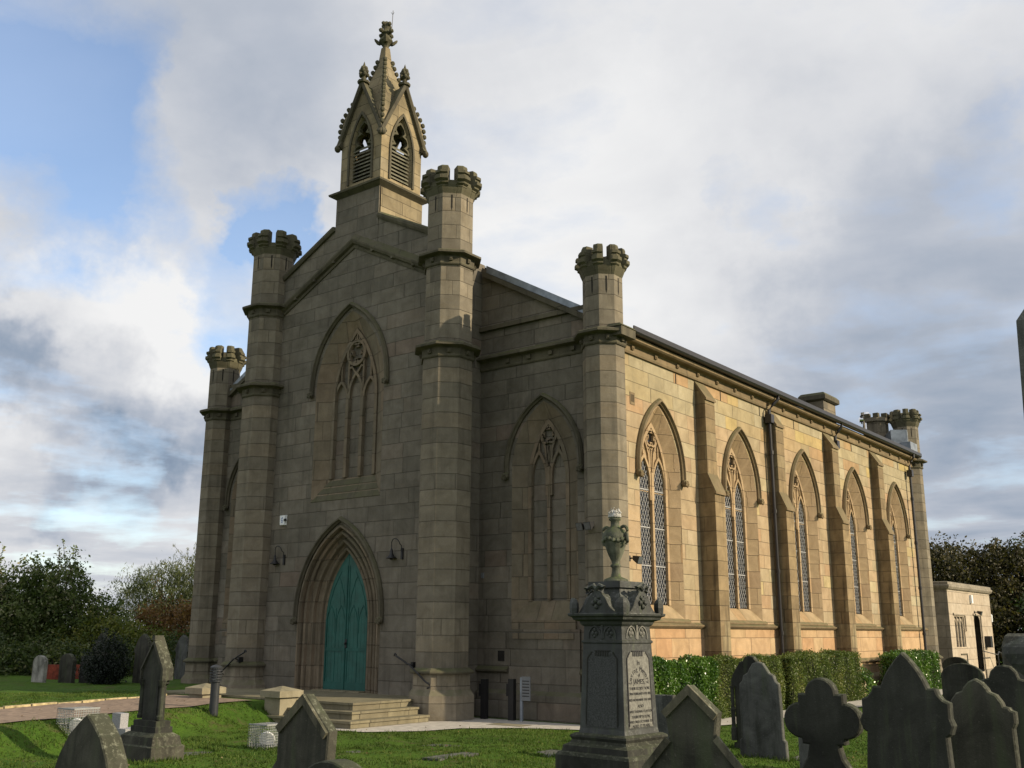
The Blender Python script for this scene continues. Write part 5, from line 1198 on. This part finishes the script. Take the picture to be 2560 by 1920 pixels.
# behind the church on the right
for (x, y, s_, mt_, sd_, lab) in ((.6, 46.2, 1.03, 'brown', 31, 'broad brownish tree directly behind the annex roof'), (3.9, 48.6, 1.0, 'brown', 37, 'brownish tree just right of the annex behind the graves'),
                                 (7.3, 51.5, 1.16, 'dark', 41, 'taller greener tree rising at the far right edge'), (8.8, 44, .72, 'dark', 43, 'lower dark tree behind the obelisk at the right edge'), (-3.6, 50, .95, 'dark', 47, 'dark tree mostly hidden behind the rear corner turret')):
    tree('broadleaf_tree', lab, 'tree', (x, y, 0), across([(0, 0, 4.6*s_, 2.4*s_, 2.4*s_, 2.2*s_), (2.0*s_, -.6, 3.9*s_, 1.8*s_, 2.0*s_, 1.9*s_), (-2.0*s_, .5, 4.1*s_, 1.8*s_, 2.0*s_, 2.1*s_), (.4, -1.6*s_, 2.6*s_, 2.9*s_, 2.0*s_, 1.8*s_), (.9*s_, 0, 5.9*s_, 1.0*s_, 1.2*s_, 1.0*s_), (-1.0*s_, 0, 5.7*s_, 1.0*s_, 1.2*s_, .9*s_), (0, -1.4*s_, 1.1, 3.2*s_, 2.0*s_, 1.2)]),
         L[mt_], 1100, 30, .26*s_, .20, sd_, trunk_r=.3, group='trees behind the annex', spikes=8)

# hedges
def hedge(label, y0, y1, x0, x1, h, mat, n, leaf, seed):
    t = thing('hedge', label, 'hedge', ((x0+x1)/2, (y0+y1)/2, 0), 0, 'clipped hedge blocks along the side wall')
    rg_ = np.random.default_rng(seed); hx, hy = (x1-x0)/2, (y1-y0)/2
    P_ = rg_.uniform(-1, 1, (n, 3)); f_ = rg_.random(n); sgn = np.sign(rg_.uniform(-1, 1, n))
    k = np.where(f_ < .55, 0, np.where(f_ < .72, 1, 2)); P_[k == 0, 0] = 1; P_[k == 1, 1] = sgn[k == 1]; P_[k == 2, 2] = 1
    P_ = P_*np.array([hx, hy, h/2]) + np.array([0, 0, h/2])
    wob = .045*np.sin(P_[:, 1]*3.1+P_[:, 2]*4)+.03*np.sin(P_[:, 1]*7.7+P_[:, 2]*2+P_[:, 0]*3); P_[:, 0] += wob*(k == 0); P_[:, 2] += wob*1.1*(k == 2)
    P_ += rg_.normal(size=(n, 3))*.028
    tn = .45 + .25*np.sin(P_[:, 1]*2.1+seed)*np.cos(P_[:, 2]*3.3+P_[:, 0]*5)+.12*np.sin(P_[:, 1]*9)
    leaves('foliage', P_, leaf, L[mat], t, tint=tn, aspect=.6)
    MB().box(-hx+.06, hx-.07, -hy+.07, hy-.07, -.05, h-.08).build('inner_branches', M['twig'], t)
M['twig'] = plain('dark_twigs', (.016, .02, .008), .95, noise=.4, scale=30, bump=.6)
hedge('bright green glossy laurel hedge nearest the urn monument', 1.0, 3.75, 7.40, 7.86, 1.20, 'hedge', 26000, .055, 1)
hedge('olive clipped hedge block behind the pair of grey gravestones', 3.7, 7.3, 7.42, 7.82, 1.20, 'privet', 24000, .040, 2)
hedge('long clipped hedge block between the cross and the lancet gravestone', 7.75, 12.5, 7.42, 7.90, 1.25, 'privet', 24000, .046, 3)
hedge('far glossy hedge block nearest the annex', 15.6, 19.9, 7.40, 7.95, 1.18, 'hedge', 18000, .055, 4)
tree('small_laurel', 'small loose laurel bush at the end of the long hedge', 'bush', (7.75, 13.0, 0), [(0, 0, .45, .32, .42, .42)], L['hedge'], 90, 20, .06, .07, 51, trunk_r=.02)

# grass blades where the lawn is near enough to show them
n = 330000
cand = np.stack([RNG.uniform(-6, 17, n), RNG.uniform(-12, 9, n)], 1)
dv = cand - np.array([CAMLOC.x, CAMLOC.y]); dist = np.hypot(*dv.T); ang = np.arctan2(-(dv @ np.array([rt.x, rt.y])), dv @ np.array([-math.sin(YAW), math.cos(YAW)]))
ok = (np.abs(ang) < R(31)) & (dist > 10.5) & (dist < 27) & (RNG.random(n) < np.clip(19/dist, 0, 1)**2+.25)
x, y = cand.T
ok &= ~((x > xl(y)-.08) & (x < xe(y)+.02))
ok &= ~((x > -3.7) & (x < 3.75) & (y > -3.05)) & ~((y > -.4) & (x < 7.2))
from_poly = np.zeros(n, bool)
def inpoly(px, py, poly):
    c = np.zeros(len(px), bool); j = len(poly)-1
    for i in range(len(poly)):
        xi, yi = poly[i]; xj, yj = poly[j]
        with np.errstate(divide='ignore', invalid='ignore'):
            c ^= ((yi > py) != (yj > py)) & (px < (xj-xi)*(py-yi)/(yj-yi+1e-12)+xi)
        j = i
    return c
ok &= ~inpoly(x, y, pv)
for o in [o for o in COL.objects if o.name.startswith('grave_slab')]:
    ok &= ~((np.abs(x-o.location.x) < o.dimensions.x/2-.03) & (np.abs(y-o.location.y) < o.dimensions.y/2-.03))
cand = cand[ok]; x, y = cand.T; n = len(x); z = gz(x, y)
patch = .5+.5*np.sin(x*.9+1.3*np.sin(y*.7))*np.sin(y*1.1+np.sin(x*1.7)); patch2 = .5+.5*np.sin(x*3.1+2*np.sin(y*2.3))*np.sin(y*3.7+x)
bare = (np.sin(x*2.7+np.sin(y*1.9)*2)*np.sin(y*3.3+np.sin(x*1.3)*2)+.35*np.sin(x*9)*np.sin(y*11)) > .62; edge = RNG.random(n) < .03
h = RNG.uniform(.014, .036, n)*(.45+.6*patch+.5*patch2)*np.where(bare, .45, 1)*np.where(edge, 1.9, 1); wd = RNG.uniform(.006, .012, n)*1.25; a = RNG.uniform(0, 2*PI, n); ln = RNG.normal(0, .5, (n, 2))
V = np.zeros((n, 3, 3)); V[:, 0] = np.stack([x-wd*np.cos(a), y-wd*np.sin(a), z-.006], 1); V[:, 1] = np.stack([x+wd*np.cos(a), y+wd*np.sin(a), z-.006], 1); V[:, 2] = np.stack([x+ln[:, 0]*h, y+ln[:, 1]*h, z+h], 1)
spots_ = [(4.8, -8.1, .5, .34), (11.62, -2.15, .4, .1), (10.86, -.86, .4, .12), (1.38, -4.40, .10, .10), (4.80, -5.86, .24, .24), (2.35, -7.72, .26, .26), (3.15, -7.40, .3, .2), (1.22, -2.62, .27, .27), (12.1, -6.93, .6, .6), (12.75, -2.9, .3, .1), (3.4, -2.0, .5, 1.1)]
ex_ = []
for (cx_, cy_, hx_, hy_) in spots_ + [(o.location.x, o.location.y, o.dimensions.x/2, o.dimensions.y/2) for o in COL.objects if o.name.startswith('grave_slab')]:
    k_ = int(420*(hx_+hy_)); t_ = RNG.uniform(0, 1, k_); sd_ = RNG.integers(0, 4, k_); j_ = RNG.normal(0, .022, (k_, 2))
    px_ = np.where(sd_ < 2, cx_+hx_*(2*t_-1), cx_+hx_*np.where(sd_ == 2, 1, -1)); py_ = np.where(sd_ < 2, cy_+hy_*np.where(sd_ == 0, 1, -1), cy_+hy_*(2*t_-1))
    ex_.append(np.stack([px_+j_[:, 0], py_+j_[:, 1]], 1))
wk = RNG.uniform(0, 1, (260, 2))*np.array([15, 10])+np.array([1.5, -10])
for w_ in wk:
    if RNG.random() < .5: ex_.append(w_+RNG.normal(0, .07, (45, 2)))
ex_ = np.concatenate(ex_); ok2 = ~inpoly(ex_[:, 0], ex_[:, 1], pv) & (ex_[:, 0] > xe(ex_[:, 1])+.02); ex_ = ex_[ok2]; m_ = len(ex_)
ex_z = gz(ex_[:, 0], ex_[:, 1]); h2 = RNG.uniform(.03, .085, m_); w2 = RNG.uniform(.006, .012, m_); a2 = RNG.uniform(0, 2*PI, m_); l2 = RNG.normal(0, .45, (m_, 2)); V2 = np.zeros((m_, 3, 3))
V2[:, 0] = np.stack([ex_[:, 0]-w2*np.cos(a2), ex_[:, 1]-w2*np.sin(a2), ex_z-.006], 1); V2[:, 1] = np.stack([ex_[:, 0]+w2*np.cos(a2), ex_[:, 1]+w2*np.sin(a2), ex_z-.006], 1); V2[:, 2] = np.stack([ex_[:, 0]+l2[:, 0]*h2, ex_[:, 1]+l2[:, 1]*h2, ex_z+h2], 1)
V = np.concatenate([V, V2]); n0 = n; n = n+m_
me = bpy.data.meshes.new('grass'); me.vertices.add(3*n); me.vertices.foreach_set('co', V.ravel().astype(np.float32)); me.loops.add(3*n); me.loops.foreach_set('vertex_index', np.arange(3*n, dtype=np.int32)); me.polygons.add(n)
me.polygons.foreach_set('loop_start', np.arange(0, 3*n, 3, dtype=np.int32)); me.polygons.foreach_set('loop_total', np.full(n, 3, np.int32)); me.update(calc_edges=True)
at = me.attributes.new('tint', 'FLOAT', 'FACE'); at.data.foreach_set('value', np.concatenate([np.clip(.22+.45*patch-.12*patch2+.35*bare+RNG.normal(0, .18, n0), 0, 1), np.clip(RNG.normal(.35, .2, m_), 0, 1)]).astype(np.float32))
me.materials.append(L['grass']); gb = bpy.data.objects.new('grass', me); COL.objects.link(gb); struct(gb, 'stuff'); gb['label'] = 'short mown grass covering the churchyard lawn'; gb['category'] = 'grass'

# fallen leaves scattered over lawn and paving
nl = 520; lx = RNG.uniform(-2, 15, nl); ly = RNG.uniform(-10.5, 4, nl); keep = (ly < -.5) | (lx > 7.4); keep &= ~((lx > -3.6) & (lx < 3.9) & (ly > -3.1)); lx, ly = lx[keep], ly[keep]
lf_ = leaves('fallen_leaves', np.stack([lx, ly, gz(lx, ly)+.025], 1), .042, leafmat('fallen_leaf', [(0, (.06, .035, .015)), (.5, (.12, .08, .025)), (1, (.20, .15, .05))], .1), None, flat=.75)
struct(lf_, 'stuff'); lf_['label'] = 'small brown and yellow fallen leaves scattered over the lawn'; lf_['category'] = 'fallen leaves'
